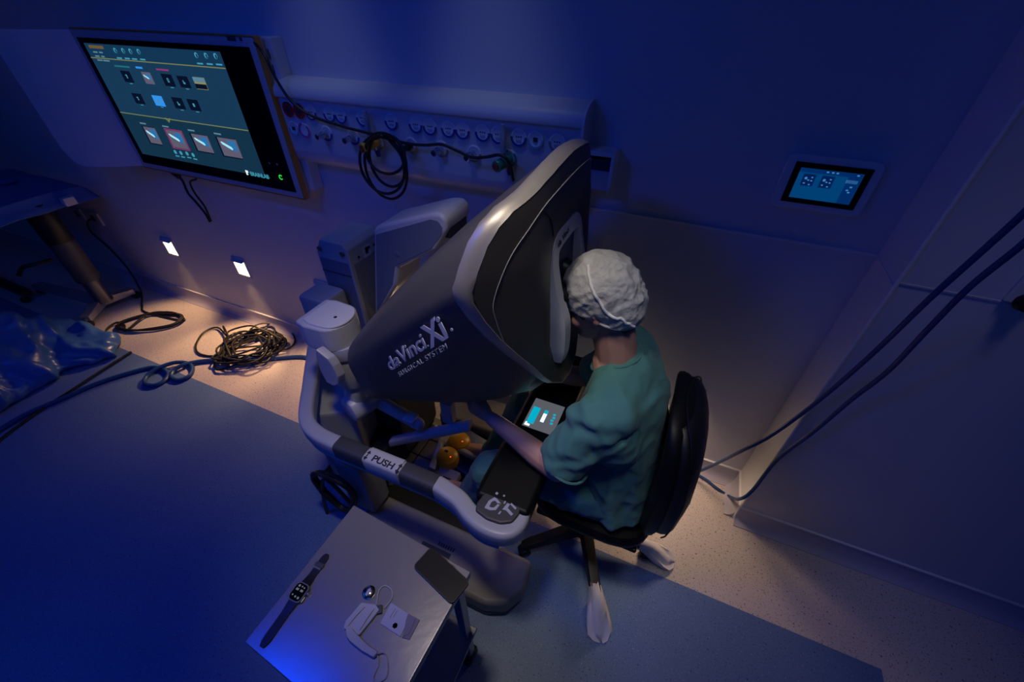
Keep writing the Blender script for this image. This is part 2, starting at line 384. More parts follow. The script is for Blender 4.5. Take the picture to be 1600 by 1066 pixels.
def socket(p, ring, kind):
    x, y, z = p; r = .031; yy = -.0905 - (z - 1.44) / .223 * .004
    o = G().lathe((x, yy, z), (0, -1, 0), [(0, .003), (.024, .003), (.026, .004), (.031, .003), (.032, 0), (0, 0)], 24).build('outlet', 'white', t)
    a0, a1 = (0, 2 * PI) if kind in ('red',) else (PI * .98, PI * 2.02)
    g = G(); pr = [(.0238, .003), (.0315, .003), (.0315, .0058), (.0238, .0058)]
    if kind == 'full': a0, a1 = PI * .55, PI * 2.25
    # angle measured from +x towards +z mirrored: keep the coloured half below
    g.lathe_closed((x, yy, z), (0, -1, 0), pr, 24, a0, a1); g.build('colour_ring', ring, o)
    if kind == 'mains':
        g = G()
        for dx in (-.009, 0, .009): g.cyl((x + dx, yy - .0028, z + .002), (x + dx, yy - .0045, z + .002), .0026, n=8)
        g.build('pin_hole', 'print_dark', o)
        G().box((x, yy - .004, z - .010), (.022, .002, .007)).build('label_window', 'lgrey', o)
    if kind == 'red':
        G().cyl((x, yy - .003, z), (x, yy - .007, z), .022, n=20).build('socket_face', 'redcap', o)
        G().cyl((x, yy - .007, z), (x, yy - .008, z), .014, n=16).build('socket_hole', 'print_dark', o)
    if kind == 'data':
        G().box((x, yy - .0045, z), (.016, .003, .014)).build('data_port', 'print_dark', o)
    if kind in ('spigot', 'dark'):
        m = 'chrome' if kind == 'spigot' else 'black'
        g = G(); g.cyl((x, yy - .003, z), (x - .004, yy - .05, z - .004), .0115, n=16); g.cyl((x - .002, yy - .018, z - .002), (x - .003, yy - .026, z - .003), .0145, n=16, bev=.001); g.cyl((x - .004, yy - .048, z - .004), (x - .005, yy - .058, z - .005), .0125, n=16, bev=.001)
        g.build('spigot', m, o)
        G().cyl((x - .005, yy - .058, z - .005), (x - .0052, yy - .0595, z - .005), .009, n=14).build('spigot_bore', 'print_dark', o)
UP = [((-1.759, -0.093, 1.614), 'red_ring', 'red'), ((-1.695, -0.093, 1.612), 'red_ring', 'red'), ((-1.630, -0.093, 1.612), 'blue_ring', 'mains'), ((-1.525, -0.093, 1.613), 'blue_ring', 'mains'), ((-1.462, -0.093, 1.613), 'blue_ring', 'mains'),
      ((-1.346, -0.093, 1.613), 'blue_ring', 'mains'), ((-1.200, -0.093, 1.613), 'blue_ring', 'mains'), ((-1.082, -0.093, 1.612), 'blue_ring', 'mains'), ((-1.016, -0.093, 1.611), 'blue_ring', 'mains'), ((-0.932, -0.093, 1.611), 'blue_ring', 'mains'), ((-0.869, -0.093, 1.611), 'blue_ring', 'mains'),
      ((-0.782, -0.093, 1.612), 'blue_ring', 'mains'), ((-0.717, -0.093, 1.611), 'blue_ring', 'mains'), ((-0.634, -0.093, 1.611), 'blue_ring', 'mains'), ((-0.568, -0.093, 1.610), 'cyan_ring', 'data'), ((-0.485, -0.093, 1.609), 'grey_ring', 'mains'),
      ((-1.762, -0.092, 1.536), 'cyan_ring', 'data'), ((-1.699, -0.092, 1.534), 'magenta_ring', 'full'), ((-1.569, -0.092, 1.533), 'blue_ring', 'spigot'), ((-1.418, -0.092, 1.533), 'blue_ring', 'spigot'), ((-1.282, -0.092, 1.529), 'tan_ring', 'full'), ((-1.119, -0.092, 1.531), 'tan_ring', 'dark'),
      ((-0.972, -0.092, 1.533), 'grey_ring', 'spigot'), ((-0.825, -0.092, 1.532), 'grey_ring', 'spigot'), ((-0.673, -0.092, 1.533), 'green_ring', 'full')]
for p, rg, k in UP: socket(p, rg, k)
for p in ((-1.815, -0.094, 1.653), (-0.421, -0.094, 1.594)):
    G().cyl((p[0], -.093, p[2]), (p[0], -.0975, p[2]), .005, n=12, bev=.001).build('cover_screw', 'dsteel', t)
# gas regulators plugged into the rail
def regulator(p, ringmat, label, name='gas_flow_regulator'):
    x, y, z = p; t = thing(name, label, 'regulator', (x, -.096, z), 'gas regulators plugged into the headwall')
    g = G(); g.cyl((x, -.0965, z), (x, -.13, z), .017, n=20, bev=.002); g.cyl((x - .002, -.128, z), (x - .006, -.150, z - .004), .021, n=20, bev=.003); g.build('probe_body', ringmat, t)
    G().cyl((x + .006, -.118, z - .028), (x - .016, -.122, z + .024), .013, n=16, bev=.002).build('valve_block', 'chrome', t)
    k = G().lathe((x - .010, -.146, z - .006), (-.25, -1, -.12), [(0, 0), (.019, 0), (.021, .004), (.020, .018), (.022, .03), (.020, .034), (0, .034)], 20).build('control_knob', ringmat, t)
    q = V((x - .010, -.146, z - .006)) + V((-.25, -1, -.12)).normalized() * .034
    G().cyl(q, q + V((-.25, -1, -.12)).normalized() * .004, .013, n=16).build('knob_cap', 'redcap', k)
    G().lathe((x - .014, -.122, z + .022), (-.02, .02, 1), [(0, 0), (.010, 0), (.0115, .01), (.0115, .075), (.009, .085), (.009, .10), (0, .103)], 16).build('flow_tube', 'tube_glass', t)
    G().cyl((x + .008, -.118, z - .026), (x + .012, -.12, z - .052), .012, .008, n=14).build('hose_tail', 'blue_ring', t)
regulator((-1.289, -0.096, 1.527), 'yellow', 'yellow gas regulator with red-tipped knob on the headwall')
regulator((-0.671, -0.096, 1.532), 'green', 'green gas regulator with red-tipped knob on the headwall')

# ------------------------------------------------------------------ large wall display
MY = -.12
mx0, mx1, mz0, mz1 = -3.095, -1.815, 1.205, 1.875
t = thing('wall_display', 'large wall display with orange side edge showing a teal menu screen', 'display', (-2.49, 0, 1.2))
G().box(((mx0 + mx1) / 2, -.095, (mz0 + mz1) / 2), (mx1 - mx0, .05, mz1 - mz0), .006).build('bezel', 'rail', t)
g = G(); g.box((mx1 + .005, -.104, (mz0 + mz1) / 2), (.010, .030, mz1 - mz0 + .01), .004); g.box(((mx0 + mx1) / 2, -.104, mz0 - .003), (mx1 - mx0, .030, .006), .002); g.box(((mx0 + mx1) / 2, -.104, mz1 + .003), (mx1 - mx0, .030, .006), .002)
g.build('edge_line', 'orange', t)
gp = G().box(((mx0 + .03 + mx1 - .035) / 2, -.1205, (mz0 + .03 + mz1 - .035) / 2), (mx1 - mx0 - .065, .003, mz1 - mz0 - .062), .001).build('front_glass', 'gloss', t)
sx0, sx1, sz0, sz1 = -3.022, -2.037, 1.288, 1.819
G().box(((sx0 + sx1) / 2, -.1225, (sz0 + sz1) / 2), (sx1 - sx0, .002, sz1 - sz0)).build('screen', EM['screen'], gp)
def ui(name, a, b, mat, y=-.1238, th=.0012):
    xa, xb = sorted((a[0], b[0])); za, zb = sorted((a[2], b[2]))
    return G().box(((xa + xb) / 2, y, (za + zb) / 2), (xb - xa, th, zb - za)).build(name, EM[mat], gp)
hz = V((-2.489, -0.124, 1.758)).z; lz = V((-2.490, -0.124, 1.506)).z
ui('screen_header', (sx0, 0, hz), (sx1, 0, sz1), 'head', -.1235, .001); ui('screen_footer', (sx0, 0, sz0), (sx1, 0, lz), 'screen2', -.1235, .001)
ui('divider_line', (sx0, 0, hz - .002), (sx1, 0, hz + .002), 'line', -.1245); ui('divider_line', (sx0, 0, lz - .002), (sx1, 0, lz + .002), 'line', -.1245)
def tile(a, b, mat, sym=None, name='menu_icon'):
    o = ui(name, a, b, mat, -.1245)
    x = (a[0] + b[0]) / 2; z = (a[2] + b[2]) / 2; h = abs(a[2] - b[2])
    if sym is not None:
        g = G()
        for dx, dz, sx, sz in sym: g.box((x + dx * h, -.1255, z + dz * h), (sx * h, .0008, sz * h))
        g.build('icon_symbol', EM['cyan'] if mat == 'icon' else EM['dim'], o)
        G().box((x + .12 * h, -.1252, z - .60 * h), (.42 * h, .0008, .06 * h)).build('icon_caption', EM['cyan'], o)
    return o
def photo(o, a, b, k=1.0):
    x = (a[0] + b[0]) / 2; z = (a[2] + b[2]) / 2; w_ = abs(b[0] - a[0]); h = abs(a[2] - b[2])
    q = Matrix.Rotation(.62, 3, 'Y')
    g = G(); g.prism([(x - .05 * w_, -.1253, z + .38 * h), (x + .36 * w_, -.1253, z + .36 * h), (x + .36 * w_, -.1253, z - .18 * h), (x + .12 * w_, -.1253, z - .1 * h)], (0, -.0006, 0)); g.build('photo_sky', EM['pblue'], o)
    g = G(); g.pts_hull([(x + dx * w_, -.1260 - dy, z + dz * h) for dx, dz in ((-.36, .26), (-.30, .14), (.10, -.10), (.16, -.04), (.10, .06), (-.3, .28)) for dy in (0, .0006)]); g.build('photo_streak', EM['streak'], o)
    G().box((x, -.1253, z - .34 * h), (.7 * w_, .0006, .2 * h)).build('photo_ground', EM['sunset'] if k > 1 else EM['photo'], o)
S1 = [(0, .02, .12, .34), (-.1, .12, .2, .06)]; S2 = [(-.09, 0, .05, .3), (.09, 0, .05, .3), (0, .15, .2, .05), (0, -.15, .2, .05)]; S3 = [(-.06, -.02, .1, .32), (.08, -.1, .14, .16)]; S4 = [(0, 0, .24, .3)]
tile((-2.830, -0.124, 1.711), (-2.756, -0.124, 1.661), 'icon', S1); o = tile((-2.661, -0.124, 1.714), (-2.593, -0.124, 1.664), 'photo', None, 'photo_icon'); photo(o, (-2.661, -0.124, 1.714), (-2.593, -0.124, 1.664))
tile((-2.513, -0.124, 1.714), (-2.436, -0.124, 1.663), 'icon', S2); tile((-2.399, -0.124, 1.712), (-2.324, -0.124, 1.664), 'icon', S3)
o = tile((-2.286, -0.124, 1.713), (-2.208, -0.124, 1.664), 'sunset', None, 'photo_icon')
a, b = (-2.286, -0.124, 1.713), (-2.208, -0.124, 1.664)
G().box(((a[0] + b[0]) / 2, -.1254, b[2] + .012), (b[0] - a[0], .0008, .02)).build('photo_ground', EM['icon'], o); G().box(((a[0] + b[0]) / 2, -.1254, a[2] - .010), (b[0] - a[0], .0008, .02)).build('photo_sky', EM['dim'], o)
tile((-2.830, -0.124, 1.612), (-2.753, -0.124, 1.564), 'icon', S1); tile((-2.666, -0.124, 1.613), (-2.589, -0.124, 1.566), 'bright', S4); tile((-2.513, -0.124, 1.615), (-2.436, -0.124, 1.565), 'icon', S3); tile((-2.399, -0.124, 1.615), (-2.322, -0.124, 1.566), 'icon', S4)
for a, b in (((-2.884, -0.124, 1.450), (-2.772, -0.124, 1.362)), ((-2.695, -0.124, 1.452), (-2.557, -0.124, 1.360)), ((-2.492, -0.124, 1.452), (-2.355, -0.124, 1.364)), ((-2.294, -0.124, 1.455), (-2.146, -0.124, 1.362))):
    sh = ui('thumbnail_shadow', (a[0] - .006, 0, a[2]), (b[0] - .01, 0, b[2] - .004), 'icon', -.1243); o = tile((a[0] + .006, 0, a[2] - .002), (b[0] - .008, 0, b[2] + .002), 'photo', None, 'photo_thumbnail'); photo(o, a, b)
    G().box((a[0] + .02, -.1246, a[2] + .014), (.05, .0008, .007)).build('thumbnail_caption', EM['dim'], o)
a, b = (-2.695, -0.124, 1.452), (-2.557, -0.124, 1.360)
g = G()
for c_, s_ in ((((a[0] + b[0]) / 2, -.1252, a[2] + .002), (b[0] - a[0] + .004, .0008, .004)), (((a[0] + b[0]) / 2, -.1252, b[2] - .002), (b[0] - a[0] + .004, .0008, .004)), ((a[0], -.1252, (a[2] + b[2]) / 2), (.004, .0008, a[2] - b[2])), ((b[0], -.1252, (a[2] + b[2]) / 2), (.004, .0008, a[2] - b[2]))): g.box(c_, s_)
g.build('selection_frame', EM['pink'], gp)
for a, b, m in (((-2.855, -0.124, 1.733), (-2.735, -0.124, 1.726), 'teal'), ((-2.685, -0.124, 1.735), (-2.634, -0.124, 1.727), 'bright'), ((-2.530, -0.124, 1.734), (-2.440, -0.124, 1.728), 'pink')):
    ui('menu_tag', a, b, m, -.1247, .0006)
# header symbols with their caption bars, patient lines and footer symbols
for p in ((-2.785, -0.124, 1.792), (-2.722, -0.124, 1.793), (-2.666, -0.124, 1.793), (-2.603, -0.124, 1.794), (-2.197, -0.124, 1.796), (-2.133, -0.124, 1.797), (-2.072, -0.124, 1.798)):
    g = G(); g.cyl((p[0], -.1242, p[2] + .004), (p[0], -.1250, p[2] + .004), .011, n=14); o = g.build('header_icon', EM['cyan'], gp)
    G().box((p[0] + .004, -.1256, p[2] + .002), (.010, .0006, .014)).build('icon_symbol', EM['head'], o)
    G().box((p[0] + .004, -.1247, p[2] - .027), (.038, .0008, .006)).build('icon_caption', EM['cyan'], o)
for p in ((-2.696, -0.124, 1.335), (-2.649, -0.124, 1.335), (-2.597, -0.124, 1.338), (-2.549, -0.124, 1.336)):
    o = G().cyl((p[0], -.1242, p[2]), (p[0], -.1250, p[2]), .011, n=12).build('footer_icon', EM['cyan'], gp)
    G().box((p[0] + .003, -.1247, p[2] - .021), (.03, .0008, .006)).build('icon_caption', EM['cyan'], o)
p = (-2.989, -0.124, 1.805); G().box((p[0] + .058, -.1246, p[2]), (.118, .0008, .013)).build('patient_name_bar', EM['orange'], gp)
g = G()
for k, (w1, w2) in enumerate(((.035, .028), (.034, .026), (.042, .050))):
    z = p[2] - .022 - k * .017; g.box((p[0] + .012 + w1 / 2, -.1246, z), (w1, .0008, .006)); g.box((p[0] + .062 + w2 / 2, -.1246, z), (w2, .0008, .006))
g.build('patient_details', EM['dim'], gp)
p = (-2.622, -0.124, 1.505); g = G(); g.prism([(p[0] - .022, -.1255, p[2] + .006), (p[0] - .012, -.1255, p[2] + .006), (p[0], -.1255, p[2] - .006), (p[0] + .012, -.1255, p[2] + .006), (p[0] + .022, -.1255, p[2] + .006), (p[0], -.1255, p[2] - .016)], (0, -.0008, 0)); g.build('divider_chevron', EM['line'], gp)
p = (-2.142, -0.124, 1.293); text('screen_text', 'BRAINLAB', .030, (p[0], -.1246, p[2] - .012), (1, 0, 0), (0, 0, 1), EM['cyan'], gp, width=.13)
g = G(); g.box((p[0] - .024, -.125, p[2]), (.010, .001, .024)); g.box((p[0] - .018, -.125, p[2] + .006), (.014, .001, .010)); g.build('screen_mark', EM['white'], gp)
for p in ((-1.972, -0.122, 1.363), (-1.920, -0.122, 1.364)): G().ball((p[0], -.1222, p[2]), (.006, .002, .006), sub=2).build('sensor_dot', 'lgrey', gp)
p = (-1.924, -0.122, 1.301); g = G(); g.lathe_closed((p[0], -.122, p[2]), (0, -1, 0), [(.008, 0), (.0125, 0), (.0125, .002), (.008, .002)], 18, .6, 5.6); g.build('power_light', EM['green'], gp)
p = (-1.919, -0.120, 1.867); g = G(); g.box((p[0] - .02, -.1203, p[2]), (.05, .002, .016)); g.box((p[0] + .035, -.1203, p[2]), (.014, .002, .012)); g.build('camera_bar', 'print_dark', t)
p = (-2.583, -0.110, 1.194); G().box((p[0], -.09, mz0 - .011), (.07, .02, .006), .002).build('bottom_latch', 'orange', t)
# wall box behind the display
b = thing('wall_box', 'white ventilated box on the wall behind the display', 'wall box', (-2.3, 0, 1.24))
G().box((-2.36, -.033, 1.555), (1.16, .066, .64), .006).build('housing', 'white', b)
for i in range(3):
    for k in range(5):
        G().box((-1.865 + k * .014, -.0665, 1.815 - i * .055), (.005, .002, .036)).build('vent_slot', 'print_dark', b)
# white curved wing to the left of the display
wx, wy = -3.097, -.118
def wing(tt, z, o=0):
    bul = .03 * math.sin(PI * min(1, max(0, tt / .44)))
    return V((wx - .918 * tt + .395 * (bul + o), wy - .395 * tt - .918 * (bul + o), z))
rings = []
for k in range(17):
    tt = .43 * k / 16; rr = .10
    zl = 1.21 if tt < .43 - rr else 1.21 + rr - math.sqrt(max(0, rr * rr - (tt - .43 + rr) ** 2))
    rings.append([wing(tt, zl), wing(tt, 1.872), wing(tt, 1.872, -.02), wing(tt, zl, -.02)])
o = G().loft(rings).build('side_panel', 'white', None, 60)
tag(o, 'white curved side panel standing off the wall left of the display', 'side panel')
# thin black leads dangling under the display
g = G(); g.tube([(-3.0, -.06, 1.215), (-2.93, -.055, 1.16), (-2.90, -.05, 1.13), (-2.905, -.05, 1.05), (-2.87, -.05, 1.00), (-2.84, -.045, .93), (-2.83, -.045, .87)], .007); g.box((-2.925, -.055, 1.165), (.06, .025, .03), .006, rot=Matrix.Rotation(.5, 3, 'Y'))
tag(g.build('display_lead', 'rubber'), 'short black lead with plug dangling under the wall display', 'cable')
g = G(); g.tube([(-2.72, -.05, 1.21), (-2.75, -.05, 1.16), (-2.82, -.055, 1.13), (-2.835, -.05, 1.06), (-2.80, -.05, .98), (-2.815, -.045, .88)], .006)
tag(g.build('display_lead', 'rubber'), 'thin black lead looping under the wall display, right of the plugged one', 'cable')
# long black hose from the display along the headwall with a hanging coil
c1 = [(-1.848, -0.100, 1.870), (-1.754, -0.140, 1.824), (-1.717, -0.150, 1.745), (-1.666, -0.150, 1.662), (-1.582, -0.140, 1.611), (-1.440, -0.140, 1.586), (-1.289, -0.145, 1.572)]
c2 = [(-1.217, -0.145, 1.565), (-1.107, -0.140, 1.551), (-1.019, -0.135, 1.552), (-0.934, -0.150, 1.567), (-0.865, -0.150, 1.551), (-0.797, -0.160, 1.538), (-0.732, -0.160, 1.548), (-0.687, -0.160, 1.560), (-0.653, -0.165, 1.552), (-0.642, -0.150, 1.518), (-0.640, -0.130, 1.465)]
CP = [(-1.218,-0.157,1.570),(-1.289,-0.148,1.538),(-1.338,-0.141,1.468),(-1.341,-0.141,1.385),(-1.294,-0.148,1.325),(-1.219,-0.157,1.312),(-1.151,-0.160,1.350),(-1.118,-0.155,1.419),(-1.127,-0.145,1.494),(-1.171,-0.140,1.548),(-1.225,-0.169,1.571),(-1.300,-0.160,1.541),(-1.352,-0.153,1.476),(-1.356,-0.153,1.401),(-1.306,-0.160,1.347),(-1.227,-0.169,1.338),(-1.156,-0.172,1.373),(-1.120,-0.167,1.436),(-1.129,-0.157,1.503),(-1.175,-0.152,1.552),(-1.182,-0.181,1.590),(-1.242,-0.172,1.563),(-1.284,-0.165,1.505),(-1.286,-0.165,1.438),(-1.245,-0.172,1.389),(-1.181,-0.181,1.379),(-1.124,-0.184,1.409),(-1.096,-0.179,1.466),(-1.106,-0.169,1.526),(-1.143,-0.164,1.571),(-1.179,-0.193,1.593),(-1.243,-0.184,1.570),(-1.287,-0.177,1.525),(-1.288,-0.177,1.475),(-1.246,-0.184,1.441),(-1.179,-0.193,1.436),(-1.119,-0.196,1.460),(-1.089,-0.191,1.502),(-1.098,-0.181,1.547),(-1.137,-0.176,1.579)]
o = G().tube(c1 + CP + c2, .0060, n=8, smooth=5).build('supply_hose', 'rubber')
tag(o, 'long black hose strung across the headwall with a hanging coil of loops', 'hose')
# small white dispenser box right of the headwall
b = thing('wall_dispenser', 'small white open box on the wall at the right end of the headwall', 'wall box', (-.34, 0, 1.46))
g = G(); g.box((-.338, -.045, 1.585), (.125, .09, .014), .003); g.box((-.395, -.045, 1.515), (.012, .085, .13), .002); g.box((-.281, -.045, 1.515), (.012, .085, .13), .002); g.box((-.338, -.006, 1.515), (.12, .012, .13), .002)
g.build('housing', 'white', b)
G().box((-.338, -.04, 1.545), (.1, .06, .04), .004).build('slot', 'print_dark', b); G().box((-.338, -.040, 1.49), (.1, .06, .07), .004).build('insert', 'rail', b)

# ------------------------------------------------------------------ wall control panel on the right
b = thing('control_panel', 'wall-mounted touch control panel with pale rounded frame and blue screen', 'control panel', (.38, 0, 1.47))
G().box((.378, -.010, 1.557), (.256, .020, .166), .0).build('frame', 'white', b)
o = b.children[0]
bmf = G(); pr = []
K = .022
for cx, cz, a in ((.506 - K, 1.640 - K, 0), (.250 + K, 1.640 - K, 90), (.250 + K, 1.474 + K, 180), (.506 - K, 1.474 + K, 270)):
    for q in (0, 22.5, 45, 67.5, 90): tq = math.radians(a + q); pr.append((cx + K * math.cos(tq), -.001, cz + K * math.sin(tq)))
bpy.data.objects.remove(o)
o = bmf.prism(pr, (0, -.022, 0), .005).build('frame', 'white', b)
gl = G().box((.378, -.0238, 1.557), (.206, .003, .124), .001).build('front_glass', 'gloss', b)
def cp(name, x, z, w_, h, m, y=-.0262): return G().box((.378 + x, y, 1.557 + z), (w_, .0012, h)).build(name, EM[m], gl)
cp('screen', 0, 0, .168, .092, 'wblue', -.0258); cp('screen_header', 0, .040, .168, .012, 'wblue2'); cp('screen_sidebar', .066, -.006, .036, .080, 'wblue2'); cp('sidebar_button', .062, .021, .03, .010, 'wlight')
for dx in (-.052, -.002):
    cp('lamp_tile', dx, .012, .034, .036, 'wdark', -.0265)
    g = G(); g.cyl((.378 + dx - .008, -.027, 1.557 + .017), (.378 + dx - .008, -.0278, 1.557 + .017), .004, n=12)
    for ax, az in ((.008, .021), (.009, .011), (-.008, .002), (.007, -.001), (0, .012)): g.box((.378 + dx + ax, -.0274, 1.557 + az), (.005, .0008, .0035))
    g.build('tile_symbols', EM['wlight'], gl)
g = G()
for ax, az in ((.066, .006), (.060, -.004), (.066, -.010), (-.01, .041), (.004, .041), (.016, .041), (.07, .041)): g.box((.378 + ax, -.0274, 1.557 + az), (.006, .0008, .004))
g.build('sidebar_symbols', EM['wlight'], gl)

# access panel on the right wall
p = (0.849, -0.216, 1.370)
b = thing('access_panel', 'dark flat panel with round knob high on the right wall', 'wall panel', (1.1, -.216, 1.38))
G().box((1.20, -.2240, 1.80), (.70, .012, .84), .003).build('panel', 'wall', b)
G().lathe((p[0] + .04, -.228, p[2] + .02), (0, -1, 0), [(0, 0), (.024, 0), (.026, .006), (.018, .012), (.02, .024), (0, .026)], 20).build('knob', 'black', b)

# wall sockets behind the equipment cart
for x, lb, grp in ((-4.66, 'pale wall socket plate nearer the left edge, low behind the cart', 0), (-4.42, 'pale wall socket plate with black plug, low behind the cart', 1)):
    b = thing('wall_socket', lb, 'socket', (x, 0, .6), 'wall sockets behind the cart')
    G().box((x, -.006, .60), (.15, .012, .1), .003).build('faceplate', 'offwhite', b); G().box((x + (-.02 if grp else 0), -.0125, .60), (.05, .002, .05), .001).build('socket_insert', 'print_dark', b)
# ================================================================== EQUIPMENT CART AT THE LEFT
t = thing('instrument_cart', 'overbed-style instrument cart on a Y-shaped castor base at the left edge', 'cart', (-4.12, -.39, 0))
G().cyl((-4.14, -.375, .62), (-4.14, -.375, .90), .082, n=24, bev=.004).build('outer_column', 'black', t)
G().cyl((-4.14, -.375, .30), (-4.14, -.375, .64), .078, n=24).build('column_sleeve', 'dgrey', t)
G().cyl((-4.14, -.375, .10), (-4.14, -.375, .32), .058, n=24).build('inner_column', 'dsteel', t)
def beam(a, b, w_, h0, h1):
    a, b = V(a), V(b); d = (b - a).normalized(); s = V((-d.y, d.x, 0)) * w_ / 2
    g = G(); g.pts_hull([p + s * k + V((0, 0, dz)) for p, hh in ((a, h0), (b, h1)) for k in (-1, 1) for dz in (0, hh)], .006); return g
A, B_, C_, D_ = V((-4.18, -.39, .055)), V((-4.036, -0.584, 0.055)), V((-4.138, -0.171, 0.055)), V((-4.95, -.46, .055))
for q, (h0, h1) in ((B_, (.07, .045)), (C_, (.07, .045)), (D_, (.07, .05))): beam(A, q, .07, h0, h1).build('base_beam', 'steel', t)
def castor(p, par, r=.032, w_=.03, ax=(1, .3, 0)):
    p = V(p); ax = V(ax).normalized()
    o = G().cyl(p - ax * w_ / 2, p + ax * w_ / 2, r, n=20, bev=.004).build('castor', 'black', par)
    g = G(); g.cyl(p + V((0, 0, r * .2)), p + V((0, 0, r + .022)), .012, n=12); g.build('castor_fork', 'dsteel', o); return o
for q in (B_, C_, D_): castor((q.x, q.y, .032), t)
g = G(); g.box((-4.45, -.375, .90), (.75, .06, .03), .006); g.box((-4.2, -.30, .87), (.06, .05, .05), .006); g.build('tray_bracket', 'dsteel', t)
G().box((-4.55, -.35, .918), (.95, .50, .022), .008).build('tray', 'steel', t)
G().tube([(-4.2, -.47, .50), (-4.2, -.56, .51), (-4.25, -.62, .50), (-4.28, -.66, .45)], .014).build('height_lever', 'black', t)
G().box((-4.02, -.23, .885), (.05, .07, .055), .004).build('clamp_block', 'offwhite', t)
# drape over the tray
g = G(); rows = []
for i in range(25):
    row = []
    for j in range(19):
        u, v = i / 24, j / 18; x = -5.12 + 1.13 * u; y = -.66 + .62 * v
        du = max(0, x + 4.075, -5.02 - x); dv = max(0, -.615 - y, y + .085)
        e = max(0, (du ** 2 + dv ** 2) ** .5); n = noise.noise(V((x * 5, y * 5, 1))) * .012 + noise.noise(V((x * 14, y * 14, 4))) * .006
        z = .938 + n - min(.085, e * 1.6)
        row.append(V((x - min(du, .045) * .6 if x > -4.5 else x, y, z)))
    rows.append(row)
g.loft(rows, closed=False); me = g.mesh('drape', 60)
o = link('cart_drape', me, 'drape'); sd = o.modifiers.new('s', 'SOLIDIFY'); sd.thickness = .004; sd.offset = 1
tag(o, 'blue cloth drape covering the tray of the cart at the left edge', 'drape')
g = G(); rows = []
me = None
o = G().hull(((-4.75, -.30, .955), (.10, .07, .02)), ((-4.6, -.28, .955), (.05, .05, .016))).build('folded_cloth', 'drape'); tag(o, 'dark folded cloth lying on the drape of the left cart', 'cloth')
# dark foot of another stand at the left edge
t = thing('stand_foot', 'dark low stand foot cut by the left edge of the picture', 'stand', (-5.2, -.62, 0))
beam(V((-5.9, -.55, .05)), V((-4.903, -0.560, 0.050)), .07, .05, .045).build('foot_beam', 'black', t); castor(V((-4.906, -0.593, 0.030)), t, .03)

# ================================================================== CABLES, HOSES AND THE BAG ON THE FLOOR
def fl(p, dz=.008): return V((p[0], p[1], dz))
def loops(cx, cy, rx, ry, n, rot=0, z0=.008, jit=.02, turns=1, seed=1):
    rnd = random.Random(seed); out = []; c, s = math.cos(rot), math.sin(rot)
    for k in range(int(n * turns)):
        a = 2 * PI * k / n; r1 = 1 + rnd.uniform(-jit, jit) * 3
        u, v = rx * r1 * math.cos(a), ry * r1 * math.sin(a)
        out.append(V((cx + c * u - s * v, cy + s * u + c * v, z0 + .006 * (k // n) + rnd.uniform(0, .004))))
    return out
# neat coil fed from the wall socket
pts = [V((-4.44, -.02, .60)), V((-4.44, -.06, .585)), V((-4.46, -.07, .50)), V((-4.38, -.06, .38)), V((-4.23, -.08, .22)), V((-4.10, -.14, .06)), V((-3.962, -0.242, 0.010)), V((-3.844, -0.286, 0.008))]
pts += loops(-3.66, -.36, .235, .105, 10, .55, .010, .03, 3.4, 4)
pts += [V((-3.728, -0.506, 0.010)), V((-3.815, -0.468, 0.012)), V((-3.885, -0.474, 0.020)), V((-3.873, -0.550, 0.020)), V((-3.778, -0.640, 0.010)), V((-3.673, -0.712, 0.008))]
o = G().tube(pts, .0075, n=8, smooth=6).build('power_cord', 'rubber')
tag(o, 'black power cord running from the wall socket to a neat floor coil', 'cable')
# messy tangle
rnd = random.Random(11); pts = []
cen = V((-2.67, -.27, 0))
for k in range(112):
    a = k * .78 + rnd.uniform(-.15, .15); lay = k / 112
    rx = .15 + .10 * rnd.random(); ry = .10 + .07 * rnd.random(); th = .5 + 1.1 * math.sin(k * .13)
    u, v = rx * math.cos(a), ry * math.sin(a)
    off = V((.05 * math.sin(k * .31), .03 * math.cos(k * .23), 0))
    pts.append(cen + off + V((math.cos(th) * u - math.sin(th) * v, math.sin(th) * u + math.cos(th) * v, .012 + .075 * rnd.random() * (1 - .4 * abs(u) / rx))))
pre = [V((-3.003, -0.214, 0.020)), V((-3.019, -0.199, 0.060)), V((-2.875, -0.274, 0.050)), V((-3.107, -0.199, 0.020)), V((-3.160, -0.282, 0.012)), V((-3.074, -0.408, 0.010)), V((-2.961, -0.460, 0.010)), V((-2.833, -0.425, 0.010)), V((-2.774, -0.327, 0.020))]
post = [V((-2.497, -0.203, 0.020)), V((-2.422, -0.159, 0.012)), V((-2.440, -0.073, 0.014)), V((-2.581, 0.009, 0.020)), V((-2.735, 0.007, 0.030)), V((-2.820, -0.078, 0.050)), V((-2.791, -0.226, 0.030))]
o = G().tube(pre + pts + post, .0068, n=7, smooth=5).build('cable_tangle', 'rubber'); tag(o, 'messy tangled heap of black cable on the beige floor under the step lights', 'cable')
pts = [V((-2.691, -0.393, 0.010)), V((-2.591, -0.443, 0.010)), V((-2.466, -0.444, 0.010)), V((-2.339, -0.380, 0.010)), V((-2.302, -0.263, 0.010)), V((-2.374, -0.138, 0.012)), V((-2.530, -0.071, 0.020)), V((-2.518, -0.173, 0.020)), V((-2.500, -0.342, 0.020)), V((-2.606, -0.361, 0.015))]
